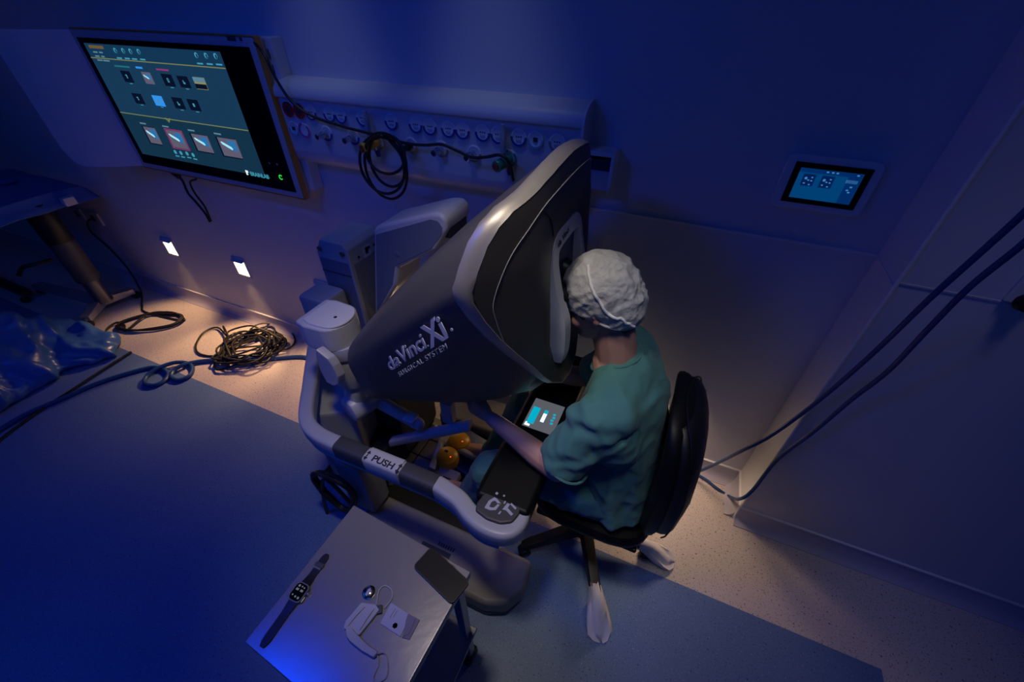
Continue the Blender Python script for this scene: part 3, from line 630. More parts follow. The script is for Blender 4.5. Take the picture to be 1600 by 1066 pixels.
# blue hose with two loops
pts = [V((-3.387, -1.495, 0.016)), V((-3.398, -1.281, 0.016)), V((-3.345, -1.106, 0.015)), V((-3.298, -0.947, 0.015)), V((-3.201, -0.783, 0.015)), V((-3.106, -0.684, 0.014)), V((-2.977, -0.682, 0.013)), V((-2.919, -0.737, 0.013)), V((-2.930, -0.794, 0.013)), V((-2.998, -0.813, 0.014)), V((-3.057, -0.775, 0.016)), V((-3.054, -0.701, 0.030)), V((-3.006, -0.608, 0.030)), V((-2.931, -0.565, 0.016)),
       V((-2.850, -0.591, 0.014)), V((-2.809, -0.648, 0.013)), V((-2.833, -0.699, 0.013)), V((-2.903, -0.704, 0.014)), V((-2.943, -0.661, 0.020)), V((-2.928, -0.602, 0.030)), V((-2.884, -0.523, 0.016)), V((-2.738, -0.435, 0.016)), V((-2.519, -0.347, 0.030)), V((-2.381, -0.254, 0.016)), V((-2.216, -0.179, 0.015)), V((-2.05, -.22, .015)), V((-1.85, -.28, .015))]
o = G().tube(pts, .0135, n=10, smooth=6).build('floor_hose', 'bcable'); tag(o, 'blue hose with two small loops crossing the floor to the console', 'hose')
# two blue hoses from behind the chair up to the right
p1 = [(0.276, -0.153, 0.012), (0.354, -0.086, 0.014), (0.394, -0.066, 0.030), (0.443, -0.120, 0.206), (0.485, -0.246, 0.524), (0.550, -0.240, 0.657), (0.612, -0.250, 0.899), (0.637, -0.300, 1.176), (0.630, -0.372, 1.413), (0.638, -0.408, 1.573), (0.639, -0.435, 1.668), (0.650, -0.439, 1.769), (0.677, -0.409, 1.852)]
o = G().tube(p1, .0075, n=10).build('ceiling_hose', 'bcable'); tag(o, 'upper of two blue hoses rising from behind the chair to the top right', 'hose')
p2 = [(0.272, -0.125, 0.012), (0.351, -0.085, 0.024), (0.414, -0.045, 0.012), (0.470, -0.054, 0.012), (0.530, -0.086, 0.012), (0.593, -0.113, 0.016), (0.565, -0.286, 0.253), (0.592, -0.276, 0.330), (0.616, -0.243, 0.528), (0.656, -0.255, 0.746), (0.681, -0.276, 0.962), (0.691, -0.316, 1.132), (0.674, -0.370, 1.332), (0.665, -0.408, 1.482), (0.670, -0.445, 1.611), (0.683, -0.445, 1.715), (0.703, -0.430, 1.800)]
o = G().tube(p2, .0075, n=10).build('ceiling_hose', 'bcable'); tag(o, 'lower of two blue hoses, sagging to the floor at the wall corner', 'hose')
# blue plastic sheet / bag
def crinkle(v, n):
    r = 1 - abs(noise.noise(V((v.x * 3.2 + v.y * 2.2, v.y * 5.5 - v.x * 2, v.z * 5)))) * 2.3
    r2 = 1 - abs(noise.noise(V((v.x * 9 - v.y * 5 + 3, v.y * 11, v.z * 9)))) * 2.3
    p = v + n * (.050 * r + .020 * r2 - .02 + .02 * noise.noise(v * 3)); p.z = max(p.z, .004); return p
g = G()
g.hull(((-3.60, -.66, .03), (.07, .05, .03)), ((-3.74, -.95, .05), (.12, .10, .05)), ((-3.84, -.72, .08), (.08, .10, .07)), ((-3.53, -.76, .02), (.03, .04, .02)))
g.hull(((-3.72, -1.06, .06), (.12, .12, .06)), ((-4.05, -.98, .24), (.16, .12, .10)), ((-3.70, -1.45, .08), (.14, .2, .08)), ((-4.3, -1.5, .16), (.3, .3, .16)), ((-3.95, -.74, .06), (.12, .10, .05)))
me = blob(g, .014, 8, crinkle)
o = link('plastic_sheet', me, 'bag'); tag(o, 'crumpled blue plastic sheet heaped on the floor at the left edge', 'plastic sheet')
pts = [V((-3.272, -1.544, 0.010)), V((-3.332, -1.375, 0.010)), V((-3.376, -1.162, 0.010)), V((-3.383, -1.046, 0.012)), V((-3.404, -0.891, 0.012)), V((-3.429, -0.648, 0.012))]
tag(G().tube(pts, .008).build('floor_cable', 'rubber'), 'thin dark cable along the edge of the blue plastic sheet', 'cable')
# ================================================================== SURGEON CONSOLE
YC = -.60
con = thing('surgeon_console', 'large dark grey surgeon console with white push rail, hood and viewer', 'console', (-.75, YC, 0))
def interp(x, xs, ys):
    if x <= xs[0]: return ys[0]
    for a, b, p, q in zip(xs, xs[1:], ys, ys[1:]):
        if x <= b: return p + (q - p) * (x - a) / (b - a)
    return ys[-1]
def X0(z): return interp(z, [1.0, 1.15, 1.31, 1.55, 1.65, 1.75, 1.85], [-.220, -.222, -.227, -.243, -.260, -.288, -.32])
def FX(y, z, off=0):
    u = abs(y - YC) / .36; d = .062 * math.exp(-(((y - YC - .02) / .17) ** 2) ** 2 - ((z - 1.36) / .25) ** 4)
    return X0(z) - .12 * u ** 3 - d + off
half = [(.0, 1.728), (.05, 1.726), (.11, 1.720), (.17, 1.708), (.22, 1.692), (.275, 1.675), (.31, 1.652), (.336, 1.618), (.359, 1.568), (.374, 1.523), (.374, 1.497), (.358, 1.44), (.333, 1.378), (.298, 1.312), (.21, 1.175), (.15, 1.10), (.08, 1.04), (.0, 1.015)]
full = half + [(-u, z) for u, z in reversed(half[1:-1])]
full = [(YC - u, z) for u, z in full]                      # starts at the top, runs down the near side
full2 = []
for (a, b) in zip(full, full[1:] + full[:1]): full2 += [a, ((a[0] + b[0]) / 2, (a[1] + b[1]) / 2)]
full = full2
cy, cz = YC, 1.40
def ringF(k, off, back=None):
    out = []
    for y, z in full:
        yy, zz = cy + (y - cy) * k, cz + (z - cz) * k
        out.append(V((FX(yy, zz, off) if back is None else FX(y, z) + back, yy, zz)))
    return out
# face panel (concave around the viewer), built as concentric rings
rings = [ringF(k, .0) for k in (.02, .12, .24, .36, .48, .6, .7, .8, .88, .95, .985)]
g = G(); g.loft(rings, cap=True); g.loft([ringF(.985, 0), ringF(.985, -.02)], cap=False)
face = g.build('face_panel', 'hood', con, 60)
# metallic rim band
def band(k0, k1, o0, o1):
    return [V((FX(y, z) + o0, cy + (y - cy) * k1, cz + (z - cz) * k1)) for y, z in full]
rings = [ringF(.975, -.004), ringF(.992, .001), band(0, 1.0, -.006, 0), band(0, 1.010, -.016, 0), band(0, 1.010, -.030, 0), band(0, 1.003, -.040, 0), band(0, .96, -.044, 0)]
G().loft(rings, cap=False).build('rim_band', 'cowl', con, 60)
# hood body tapering to the rear
def tail(x):
    # section at station s: 0 = front, 1 = tail
    pass
tl = [(.0, 1.045), (.06, 1.045), (.12, 1.042), (.165, 1.038), (.20, 1.032), (.225, 1.025), (.242, 1.015), (.252, 1.002), (.258, .985), (.260, .965), (.260, .950), (.258, .925), (.255, .89), (.25, .84), (.235, .785), (.20, .765), (.12, .758), (.0, .758)]
tf = tl + [(-u, z) for u, z in reversed(tl[1:-1])]; tf = [(YC - u, z) for u, z in tf]
t2 = []
for (a, b) in zip(tf, tf[1:] + tf[:1]): t2 += [a, ((a[0] + b[0]) / 2, (a[1] + b[1]) / 2)]
rings = []
for s in (0, .08, .2, .35, .5, .65, .8, .92, .98, 1.0, 1.012):
    r = []
    for (y0, z0), (y1, z1) in zip(full, t2):
        e = s if s <= 1 else 1; k = 1.0 if s < .92 else (1 - .35 * ((s - .92) / .092) ** 2)
        xf = FX(cy + (y0 - cy) * .985, cz + (z0 - cz) * .985) - .038
        fr = min(1, e); ye = (cy + (y0 - cy) * .985) * (1 - fr) + y1 * fr; ze = (cz + (z0 - cz) * .985) * (1 - fr) + z1 * fr
        ze += .036 * math.sin(PI * fr) * max(0, min(1, (z0 - 1.42) / .25))
        ze -= .085 * math.sin(PI * fr ** .62) * max(0, min(1, (1.32 - z0) / .2))
        xx = xf * (1 - fr) + (-.99) * fr - (s - 1) * 0
        yc_, zc_ = YC, .91
        if s > .92: ye = yc_ + (ye - yc_) * k; ze = zc_ + (ze - zc_) * k
        r.append(V((xx - (.03 * (s - 1) / .012 if s > 1 else 0), ye, ze)))
    rings.append(r)
hood = G().loft(rings).build('hood_body', 'hoodb', con, 50)
# lettering on the near flank
N_, T1_, T2_ = V((-.42, -.96, 1.50)), V((-.95, -.86, 1.02)), V((-.97, -.86, .87))
nrm = (T1_ - N_).cross(T2_ - N_).normalized()
if nrm.y > 0: nrm = -nrm
def side(px): return V(px)
ta, tb = V((-0.707,-0.910,1.114)), V((-0.435,-0.960,1.392))
xd = (tb - ta).normalized(); yd = nrm.cross(xd)
if yd.z < 0: yd = -yd
# grooves on the face: one long arc, one short joint above the viewer
arc = []
for k in range(24):
    a = k / 23; y = YC - .335 * math.cos(a * PI * .98) ; z = 1.455 + .225 * math.sin(a * PI) ** .8
    arc.append(V((FX(y, z) + .0005, y, z)))
arc = [V((FX(y, z) + .0008, y, z)) for y, z in ((-.925, 1.37), (-.935, 1.43), (-.938, 1.48), (-.92, 1.54), (-.891, 1.588), (-.85, 1.625), (-.79, 1.660), (-.70, 1.676), (-.60, 1.680), (-.50, 1.676), (-.41, 1.660), (-.35, 1.625), (-.309, 1.588), (-.28, 1.54), (-.262, 1.48), (-.265, 1.43), (-.275, 1.37))]
G().tube(arc, .0010, n=6).build('panel_seam', 'lgrey', face)
sm = [V((FX(y, z) + .0006, y, z)) for y, z in ((-.60, 1.680), (-.605, 1.65), (-.61, 1.61), (-.61, 1.575))]
G().tube([V((FX(y, z) + .0004, y, z)) for y, z in ((-.80, 1.655), (-.775, 1.63), (-.76, 1.60), (-.75, 1.575))], .0018, n=6).build('panel_seam', 'black', face)
# ---- viewer frame: inverted U with protruding cheek pads
def vx(z, off=0): return -.285 + .13 * (1.58 - z) + off
path = [(V((-0.240, -0.695, 1.154)), .024), (V((-0.233, -0.695, 1.198)), .032), (V((-0.237, -0.697, 1.287)), .034), (V((-0.250, -0.697, 1.332)), .034), (V((-0.270, -0.696, 1.386)), .032), (V((-0.284, -0.695, 1.447)), .030), (V((-.288, -.694, 1.470)), .030), (V((-.293, -.682, 1.500)), .032), (V((-.296, -.65, 1.513)), .036), (V((-.297, -.575, 1.515)), .038), (V((-.296, -.50, 1.513)), .036), (V((-.293, -.468, 1.500)), .032), (V((-.288, -.456, 1.470)), .030)]
near = [p for p, r in path]
far = [V((p.x, -1.15 - p.y, p.z)) for p in near[:6]][::-1]
pp = near[:7] + near[7:13] + far
rr = [r for p, r in path] + [r for p, r in path[:6]][::-1]
P = curve(pp, 5); rings = []
for i, p in enumerate(P):
    f = i / 5; k = min(int(f), len(rr) - 2); wdt = rr[k] + (rr[k + 1] - rr[k]) * (f - k)
    a, b = P[max(0, i - 1)], P[min(len(P) - 1, i + 1)]; T = (b - a).normalized()
    out = V((1, 0, .13)).normalized(); S = T.cross(out).normalized(); out = S.cross(T).normalized()
    if out.x < 0: out = -out
    if S.dot(p - V((-.25, -.575, 1.35))) < 0: S = -S
    x_in = FX(p.y, p.z) - .03
    ring = []
    for su, ov in ((-.5, -.02), (-.5, .008), (-.36, .017), (.0, .014), (.36, .012), (.5, .002), (.55, -.02)):
        q = p + S * su * 1.45 * wdt + out * ov; ring.append(q)
    ring += [V((x_in, ring[-1].y, ring[-1].z)), V((x_in, ring[0].y, ring[0].z))]
    rings.append(ring)
vf = G().loft(rings).build('viewer_frame', 'offwhite', con, 45)
# dark glass recess inside the frame
g = G(); rows = []
for i in range(9):
    z = 1.51 - .34 * i / 8; rows.append([V((FX(-.575 + .13 * (j / 8 - .5) * 2, z) + .002 + .003 * (1 - (j / 4 - 1) ** 2), -.575 + .125 * (j / 4 - 1), z)) for j in range(9)])
g.loft(rows, closed=False); o = g.build('viewer_window', 'skinp', con, 60)
for s in (-1, 1):
    g = G(); g.hull(((-.262, YC + s * .060, 1.36), (.035, .030, .028)), ((-.30, YC + s * .060, 1.38), (.02, .036, .036))); g.build('eyepiece', 'black', con)
fp = V((-.272, -.672, 1.561)); 
text('viewer_text', 'da Vinci', .024, V((-.277, -.675, 1.508)), (-.02, 1, .06), (-.13, 0, 1), 'print_dark', vf, width=.095, ext=.0006)
# logo
lo = lambda p, e=.004: V(p) + nrm * e
hgt = (tb - ta).length
text('logo_text', 'da', .056, lo(ta - xd * hgt * .012), xd, yd, 'symbol', hood, ext=.0012, width=hgt * .212, off=.0008, shear=.22)
text('logo_text', 'Vinci', .060, lo(ta + xd * hgt * .225), xd, yd, 'symbol', hood, ext=.0012, width=hgt * .43, off=.0008, shear=.22)
text('logo_text', '.', .04, lo(ta + xd * hgt * .665), xd, yd, 'symbol', hood, ext=.0012)
text('logo_text', 'Xi', .082, lo(ta + xd * hgt * .70 - yd * .006), xd, yd, 'symbol', hood, ext=.0012, width=hgt * .29, off=.0022, shear=.2)
text('logo_text', '.', .07, lo(ta + xd * hgt * .99), xd, yd, 'symbol', hood, ext=.0012)
text('logo_caption', 'SURGICAL SYSTEM', .021, lo(ta - yd * .030 + xd * hgt * .06), xd, yd, 'lgrey', hood, ext=.001, width=hgt * .80, space=1.3, shear=.2)
g = G(); m = V((-.455, -.985, 1.335))
# ---- push rail around the console
RZ = .74
rail_pts = [(-0.243, -0.933, 0.742), (-0.231, -1.006, 0.742), (-0.241, -1.044, 0.742), (-0.271, -1.064, 0.742), (-0.324, -1.067, 0.742), (-0.379, -1.053, 0.742), (-0.436, -1.025, 0.742), (-0.487, -1.013, 0.742), (-0.541, -1.005, 0.742), (-0.645, -1.005, 0.742), (-0.751, -1.007, 0.742), (-0.862, -1.009, 0.742), (-0.979, -1.011, 0.742), (-1.056, -1.007, 0.742), (-1.123, -0.987, 0.742), (-1.181, -0.942, 0.742), (-1.275, -0.829, 0.742), (-1.383, -0.700, 0.742), (-1.473, -0.590, 0.742)]
rail_pts = [V(p) - V((0, 0, .032)) for p in rail_pts]
last = rail_pts[-1]
rail_pts += [last + V((-.10, .14, 0)), last + V((-.12, .30, 0))]
G().sweep(rail_pts, rprof(.058, .070, .26), 6).build('push_rail', 'rail', con, 40)
G().sweep([p + V((0, 0, -.05)) for p in rail_pts[3:15]], rprof(.05, .03, .35), 6).build('rail_skirt', 'lgrey', con, 40)
def rseg(a, b, n=6):
    a, b = V(a), V(b); return [a + (b - a) * k / n - V((0, 0, .032)) for k in range(n + 1)]
for a, b in (((-0.958, -1.011, 0.742), (-0.828, -1.009, 0.742)), ((-0.671, -1.006, 0.742), (-0.536, -1.006, 0.742))):
    G().sweep(rseg(a, b), rprof(.0625, .0745, .26), 0).build('grip_pad', 'dgrey', con, 40)
o = G().sweep(rseg((-0.820, -1.008, 0.742), (-0.679, -1.006, 0.742)), rprof(.0635, .0765, .22), 0).build('push_plate', 'offwhite', con, 40)
a = V((-0.780, -1.022, 0.748)); b = V((-0.698, -1.022, 0.748)); 
text('push_text', 'PUSH', .034, V((a.x - .01, a.y - .008, .7490)), (1, 0, 0), (0, 1, 0), 'print_dark', o, ext=.0006, width=.088, off=.0008)
g = G()
for xx in (a.x - .034, a.x + .100):
    yy = (a.y + b.y) / 2 + .004; z = .7490
    g.prism([(xx - .008, yy + .008, z), (xx, yy + .020, z), (xx + .008, yy + .008, z)], (0, 0, .0008)); g.prism([(xx - .008, yy - .008, z), (xx + .008, yy - .008, z), (xx, yy - .020, z)], (0, 0, .0008)); g.box((xx, yy, z + .0004), (.004, .016, .0008))
g.build('push_arrow', 'print_dark', o)
# ---- armrest with touchpad and near control pod
G().box((-.300, YC, .715), (.19, .80, .085), .018, 3).build('armrest', 'leather', con)
G().cyl((-.396, -.95, .738), (-.396, -.25, .738), .0035, n=10).build('edge_line', 'edge_glint', con)  # added copper rod standing in for the reflection along the glossy armrest edge
tp = G().box((-.298, -.605, .7585), (.142, .164, .006), .002).build('touchpad', 'gloss', con)
def pad(name, x, y, w_, h, m, z=.7622): return G().box((-.298 + x, -.605 + y, z), (w_, h, .0012)).build(name, EM[m], tp)
pad('pad_screen', 0, 0, .122, .150, 'pad', .7618); pad('pad_menu', -.038, -.012, .028, .085, 'padcyan', .7626); pad('pad_slider', .002, -.004, .014, .056, 'padwhite', .7626); pad('pad_slider_top', .002, .020, .014, .018, 'padcyan', .7631)
for k in range(4): pad('pad_button', .036 + .003 * (k % 2), .020 - k * .015, .010, .009, 'padcyan', .7626)
pad('pad_corner_mark', -.045, -.064, .02, .01, 'padwhite', .7626); pad('pad_corner_mark', -.051, -.056, .007, .008, 'padwhite', .7626)
pod = [(-0.360, -0.947, 0.755), (-0.240, -0.942, 0.755), (-0.234, -1.003, 0.755), (-0.244, -1.037, 0.755), (-0.275, -1.055, 0.755), (-0.321, -1.059, 0.755), (-0.367, -1.048, 0.755), (-0.374, -1.022, 0.755)]
o = G().prism([V(p) - V((0, 0, .035)) for p in pod], (0, 0, .037), .008).build('control_pod', 'dgrey', con)
# pale key symbols on the pod
g = G(); c0 = V((-0.316, -1.009, 0.758)); e1 = V((1, 0, 0)); e2 = V((0, 1, 0))
def sym(c_, pts): g.prism([c_ + e1 * x + e2 * y for x, y in pts], (0, 0, .0009))
c1_ = V((-0.266, -1.005, 0.758)); zt = .7572
c0.z = c1_.z = zt
sym(c0, [(-.026, -.022), (-.006, -.022), (-.006, -.012), (-.014, -.012), (-.014, .006), (-.024, .006)]); sym(c0, [(-.024, .006), (-.014, .006), (-.006, .014), (-.002, .022), (-.012, .024)]); sym(c0, [(-.006, .014), (.012, .006), (.016, .012), (-.002, .022)]); sym(c0, [(-.006, -.022), (.010, -.014), (.016, .012), (.008, .010), (.002, -.008), (-.006, -.012)])
sym(c1_, [(-.022, -.008), (-.010, -.006), (-.006, .018), (-.016, .018)]); sym(c1_, [(-.010, -.006), (.012, -.016), (.016, -.008), (-.008, .004)]); sym(c1_, [(-.006, .018), (.016, .008), (.018, .015), (-.004, .024)])
cm = (c0 + c1_) / 2; sym(cm, [(-.004, -.024), (.002, -.024), (.004, -.014), (.0, -.012)]); sym(cm, [(-.002, .014), (.003, .014), (.003, .024), (-.002, .024)])
sym(cm, [(-.014, .036), (-.008, .036), (-.008, .042), (-.014, .042)]); sym(c0, [(-.016, .036), (-.008, .034), (-.006, .042), (-.014, .044)])
g.build('pod_symbols', 'symbol', o)
# ---- column, rear covers and the simulator box behind the hood
G().prism([(-1.25, -.86, .10), (-1.02, -.86, .10), (-1.02, -.86, .34), (-1.25, -.86, .34)], (0, .5, 0), .02).build('column_cover', 'black', con)
G().box((-1.12, -.50, .48), (.24, .30, .66), .03).build('lift_column', 'dgrey', con)
rb = [(-1.174, -0.360, 1.262), (-1.145, -0.360, 1.284), (-0.880, -0.360, 1.381), (-0.835, -0.360, 1.386), (-0.810, -0.360, 1.363), (-0.815, -0.360, 1.319), (-0.878, -0.360, 1.225), (-1.083, -0.360, 1.096), (-1.109, -0.360, 1.002), (-1.296, -0.360, 0.754)]
rc = G().prism([V(p) for p in rb], (0, .19, 0), .022, 3).build('rear_cover', 'offwhite', con)
pc_ = sum((V(p) for p in rb), V((0, 0, 0))) / len(rb)
pan = [(-1.165, -0.362, 1.239), (-0.882, -0.362, 1.356), (-0.849, -0.362, 1.355), (-0.832, -0.362, 1.332), (-0.838, -0.362, 1.305), (-0.893, -0.362, 1.234), (-1.096, -0.362, 1.107), (-1.131, -0.362, 1.004), (-1.262, -0.362, 0.821)]
G().prism([V(p) for p in pan], (0, .004, 0), .001).build('side_panel', 'bluegrey', rc)
G().cyl((-1.07, -.3615, 1.17), (-1.07, -.3635, 1.17), .014, n=20, bev=.001).build('panel_plug', 'bluegrey', rc)

G().box((-.84, -.265, 1.30), (.05, .14, .05), .01).build('vent_recess', 'print_dark', rc)
sb0 = V((-1.278, -0.420, 1.169)); sx = -1.475
g = G(); g.prism([(sx, -.42, .62), (sx, -.42, 1.12), (sx + .035, -.42, 1.19), (sx + .16, -.42, 1.19), (sx + .185, -.42, 1.165), (sx + .185, -.42, .62)], (0, .22, 0), .008)
sim = g.build('simulator_box', 'lgrey', con)
for xx in (sx + .028, sx + .155): G().cyl((xx, -.418, 1.145), (xx, -.428, 1.145), .012, n=14, bev=.002).build('box_screw', 'dsteel', sim)
G().box((sx + .09, -.4195, .85), (.165, .004, .50), .001).build('side_panel', 'bluegrey', sim)
G().box((sx + .09, -.4220, 1.035), (.166, .003, .004)).build('cover_joint', 'print_dark', sim); G().box((sx + .186, -.31, .90), (.004, .18, .38), .004).build('front_plate', 'grey', sim)
G().box((sx + .187, -.31, 1.115), (.003, .05, .055), .002).build('port_plate', 'symbol', sim)
g = G(); g.box((sx + .189, -.31, 1.118), (.003, .016, .03)); g.box((sx + .189, -.302, 1.125), (.003, .03, .014)); g.cyl((sx + .186, -.255, 1.12), (sx + .190, -.255, 1.12), .006, n=10); g.cyl((sx + .186, -.365, 1.11), (sx + .190, -.365, 1.11), .006, n=10); g.build('port_socket', 'print_dark', sim)
g = G(); g.tube([(sx + .19, -.29, .74), (sx + .22, -.29, .72), (sx + .25, -.30, .66)], .018); g.cyl((sx + .185, -.29, .74), (sx + .21, -.29, .735), .024, n=14); g.build('cable_plug', 'print_dark', sim)
G().box((-1.43, -.50, .90), (.16, .14, .14), .02).build('rear_bracket', 'lgrey', con)
# ---- rear bumper below the rail, following its slant
lp = [V((-1.693, -0.438, 0.600)), V((-1.485, -0.714, 0.600)), V((-1.317, -0.867, 0.600))]
g = G(); g.prism([V((p.x, p.y, .30)) for p in (V((-1.737, -0.360, 0.620)), V((-1.455, -0.732, 0.620)), V((-1.251, -0.896, 0.620)), V((-1.1, -.80, .6)), V((-1.25, -.35, .6)))], (0, 0, .32), .02); g.build('rear_cabinet', 'lgrey', con)
g = G(); g.prism([V((p.x, p.y, .07)) for p in (V((-1.841, -0.299, 0.500)), V((-1.515, -0.734, 0.500)), V((-1.326, -0.869, 0.500)), V((-1.0, -.80, .5)), V((-1.2, -.35, .5)))], (0, 0, .24), .02); g.build('rear_skirt', 'grey', con)
# ---- floor base: near and far side feet, cross deck and pedals
def foot(sy):
    y0, y1 = YC + sy * .27, YC + sy * .505
    out = [(-1.02, y0), (-1.02, y1 - sy * .05), (-.98, y1), (-.33, y1), (-.25, y1 - sy * .035), (-.205, y1 - sy * .11), (-.215, y0)]
    return G().prism([(x, y, .035) for x, y in out], (0, 0, .105), .022, 3).build('base_foot', 'base', con), G().prism([(x, y, .006) for x, y in [(-1.01, y0 + sy * .01), (-1.01, y1 - sy * .06), (-.97, y1 - sy * .004), (-.33, y1 - sy * .004), (-.255, y1 - sy * .04), (-.215, y1 - sy * .11), (-.225, y0 + sy * .01)]], (0, 0, .03)).build('base_bumper', 'black', con)
f1, _ = foot(-1); foot(1)
G().box((-.62, -1.02, .139), (.145, .06, .006), .002).build('foot_recess', 'print_dark', f1)
g = G()
for k in range(7): g.box((-.62 + k * .012, -.972, .1405), (.007, .016, .0008))
g.build('foot_marking', 'print_dark', f1)
deck = G().box((-.95, YC, .05), (.9, .56, .06), .01).build('pedal_deck', 'black', con)
for i in range(3):
    for j in range(3): G().box((-1.05 + i * .115, YC + .02 + (j - 0.6) * .115, .085), (.108, .108, .012), .004).build('tread_plate', 'tread', deck)
for p, n in (((-0.809, -0.582, 0.200), 'near'), ((-0.800, -0.472, 0.200), 'far')):
    x, y, z = p
    o = G().lathe((x, y, .12), (.1, 0, 1), [(0, 0), (.052, 0), (.060, .012), (.060, .045), (.052, .066), (.03, .078), (0, .081)], 28).build('pedal', 'pedal_yellow', con)
    G().ball((x + .03, y - .01, .192), .005, sub=2).build('pedal_led', EM['red'], o)
    if n == 'far': G().ball((x + .018, y - .025, .192), .005, sub=2).build('pedal_led', EM['red'], o)
    else: G().box((x - .005, y + .01, .2015), (.018, .012, .003), .001).build('pedal_mark', 'print_dark', o)
    G().box((x - .02, y, .10), (.12, .10, .06), .01).build('pedal_mount', 'black', o)
for p in ((-0.751, -0.413, 0.120), (-0.739, -0.551, 0.120)):
    x, y, z = p; G().prism([(x - .06, y - .05, .085), (x + .07, y - .05, .085), (x + .07, y - .05, .105), (x - .06, y - .05, .15)], (0, .10, 0), .006).build('pedal', 'pedal_blue', con)
G().sweep([(-0.882, -0.512, 0.170), (-0.834, -0.703, 0.170), (-0.809, -0.787, 0.170)], rprof(.035, .03, .3), 0).build('pedal_bar', 'lgrey', con)
G().sweep([(-0.797, -0.511, 0.160), (-0.684, -0.522, 0.160), (-0.567, -0.496, 0.160)], rprof(.03, .03, .3), 0).build('pedal_bar', 'lgrey', con)
for p in ((-0.830, -0.705, 0.187), (-0.752, -0.700, 0.150)): G().box(p, (.045, .045, .006), .001).build('black_sticker', 'print_dark', con)
G().box((-0.793, -0.670, 0.120), (.18, .10, .05), .012).build('pedal_housing', 'tread', con)
# ---- left master arm: shoulder housing, forearm links, wrist and grip
def Dcap(z0, z1, k, cx, cy_):
    out = []
    for a in range(-90, 91, 15): out.append((cx + .075 * k * math.cos(math.radians(a)) + .015, cy_ + .095 * k * math.sin(math.radians(a))))
    out += [(cx - .06 * k, cy_ + .10 * k), (cx - .11 * k, cy_ + .085 * k), (cx - .11 * k, cy_ - .085 * k), (cx - .06 * k, cy_ - .10 * k)]
    return [V((x, y, z0)) for x, y in out]
JX, JY = -1.085, -.76
ma = G().prism(Dcap(1.005, 0, .9, JX, JY), (0, 0, .105), .014, 3).build('master_arm', 'offwhite', con)
G().prism(Dcap(1.106, 0, .76, JX + .012, JY), (0, 0, .012), .006).build('arm_cap', 'white', ma)
G().cyl((JX + .03, JY - .01, 1.1175), (JX + .03, JY - .01, 1.1195), .006, n=12).build('cap_hole', 'print_dark', ma)
G().cyl((JX + .015, JY, .955), (JX + .015, JY, 1.012), .080, n=32, bev=.004).build('arm_bearing', 'rail', ma)
G().cyl((JX + .015, JY, .80), (JX + .015, JY, .958), .072, n=32, bev=.006).build('arm_column', 'lgrey', ma)
g = G(); g.prism([(-1.073, -0.880, 1.046), (-1.026, -0.880, 1.015), (-1.013, -0.880, 0.986), (-1.007, -0.880, 0.934), (-1.021, -0.880, 0.891), (-1.050, -0.880, 0.869), (-1.082, -0.880, 0.876), (-1.092, -0.880, 0.933), (-1.088, -0.880, 0.992)], (0.01, .03, 0), .005)
sh_ = g.build('arm_shield', 'rail', ma)
G().prism([V((p[0], p[1], .972)) for p in ((-1.188, -0.797, 0.980), (-1.175, -0.783, 0.980), (-1.123, -0.785, 0.980), (-1.047, -0.800, 0.980), (-1.039, -0.817, 0.980), (-1.050, -0.848, 0.980), (-1.081, -0.847, 0.980), (-1.145, -0.828, 0.980))], (0, 0, .016), .004).build('shield_lip', 'white', sh_)
G().hull(((JX + .02, JY, .80), (.055, .05, .05)), ((JX + .02, JY - .03, .70), (.05, .045, .04))).build('upper_link', 'lgrey', ma)
G().cyl((JX + .01, JY - .08, .675), (JX + .05, JY + .05, .675), .058, n=28, bev=.012).build('elbow_joint', 'rail', ma)
g = G(); g.hull(((JX + .06, JY + .03, .66), (.03, .03, .035)), ((-.80, -.745, .62), (.026, .026, .03))); g.build('forearm_link', 'lgrey', ma)
G().box((-.83, -.75, .655), (.05, .05, .01), .004).build('link_cover', 'offwhite', ma)
G().sweep([(-0.968, -0.760, 0.428), (-0.792, -0.745, 0.550), (-0.564, -0.715, 0.699)], rprof(.04, .045, .25), 0).build('wrist_link', 'lgrey', ma)
G().pts_hull([V((-0.697, -0.700, 0.775)) + V((dx, dy, dz)) for dx in (0, .05) for dy in (-.02, .02) for dz in (0, -.12)], .006).build('wrist_post', 'lgrey', ma)
G().cyl(V((-0.556, -0.710, 0.790)), V((-0.556, -0.710, 0.790)) + V((.0, .03, .09)), .013, n=14, bev=.003).build('finger_grip', 'black', ma)
# coiled mains cable hung on the near side of the console
c_ = V((-1.112, -0.980, 0.277))
pts = []
for k in range(44):
    a = 2 * PI * k / 11; r_ = 1 + .12 * math.sin(k * 1.7)
    pts.append(c_ + V((.105 * r_ * math.cos(a) + .006 * math.sin(k), -.03 - .012 * (k % 11) / 11 + .008 * math.cos(k * .9), .135 * r_ * math.sin(a) + .02)))
pts += [V((-1.133, -1.020, 0.396)), V((-1.227, -1.020, 0.160)), V((-1.264, -1.020, -0.021)), V((-1.261, -1.020, -0.147)), V((-1.063, -1.109, 0.020))]
tag(G().tube(pts, .0085, n=8, smooth=4).build('mains_cable', 'rubber'), 'looped black mains cable hung under the white push rail', 'cable')
G().prism([(-1.10, -.985, .16), (-.95, -.985, .16), (-.95, -.985, .50), (-1.10, -.985, .50)], (0, .12, 0), .02).build('cable_bracket', 'grey', con)
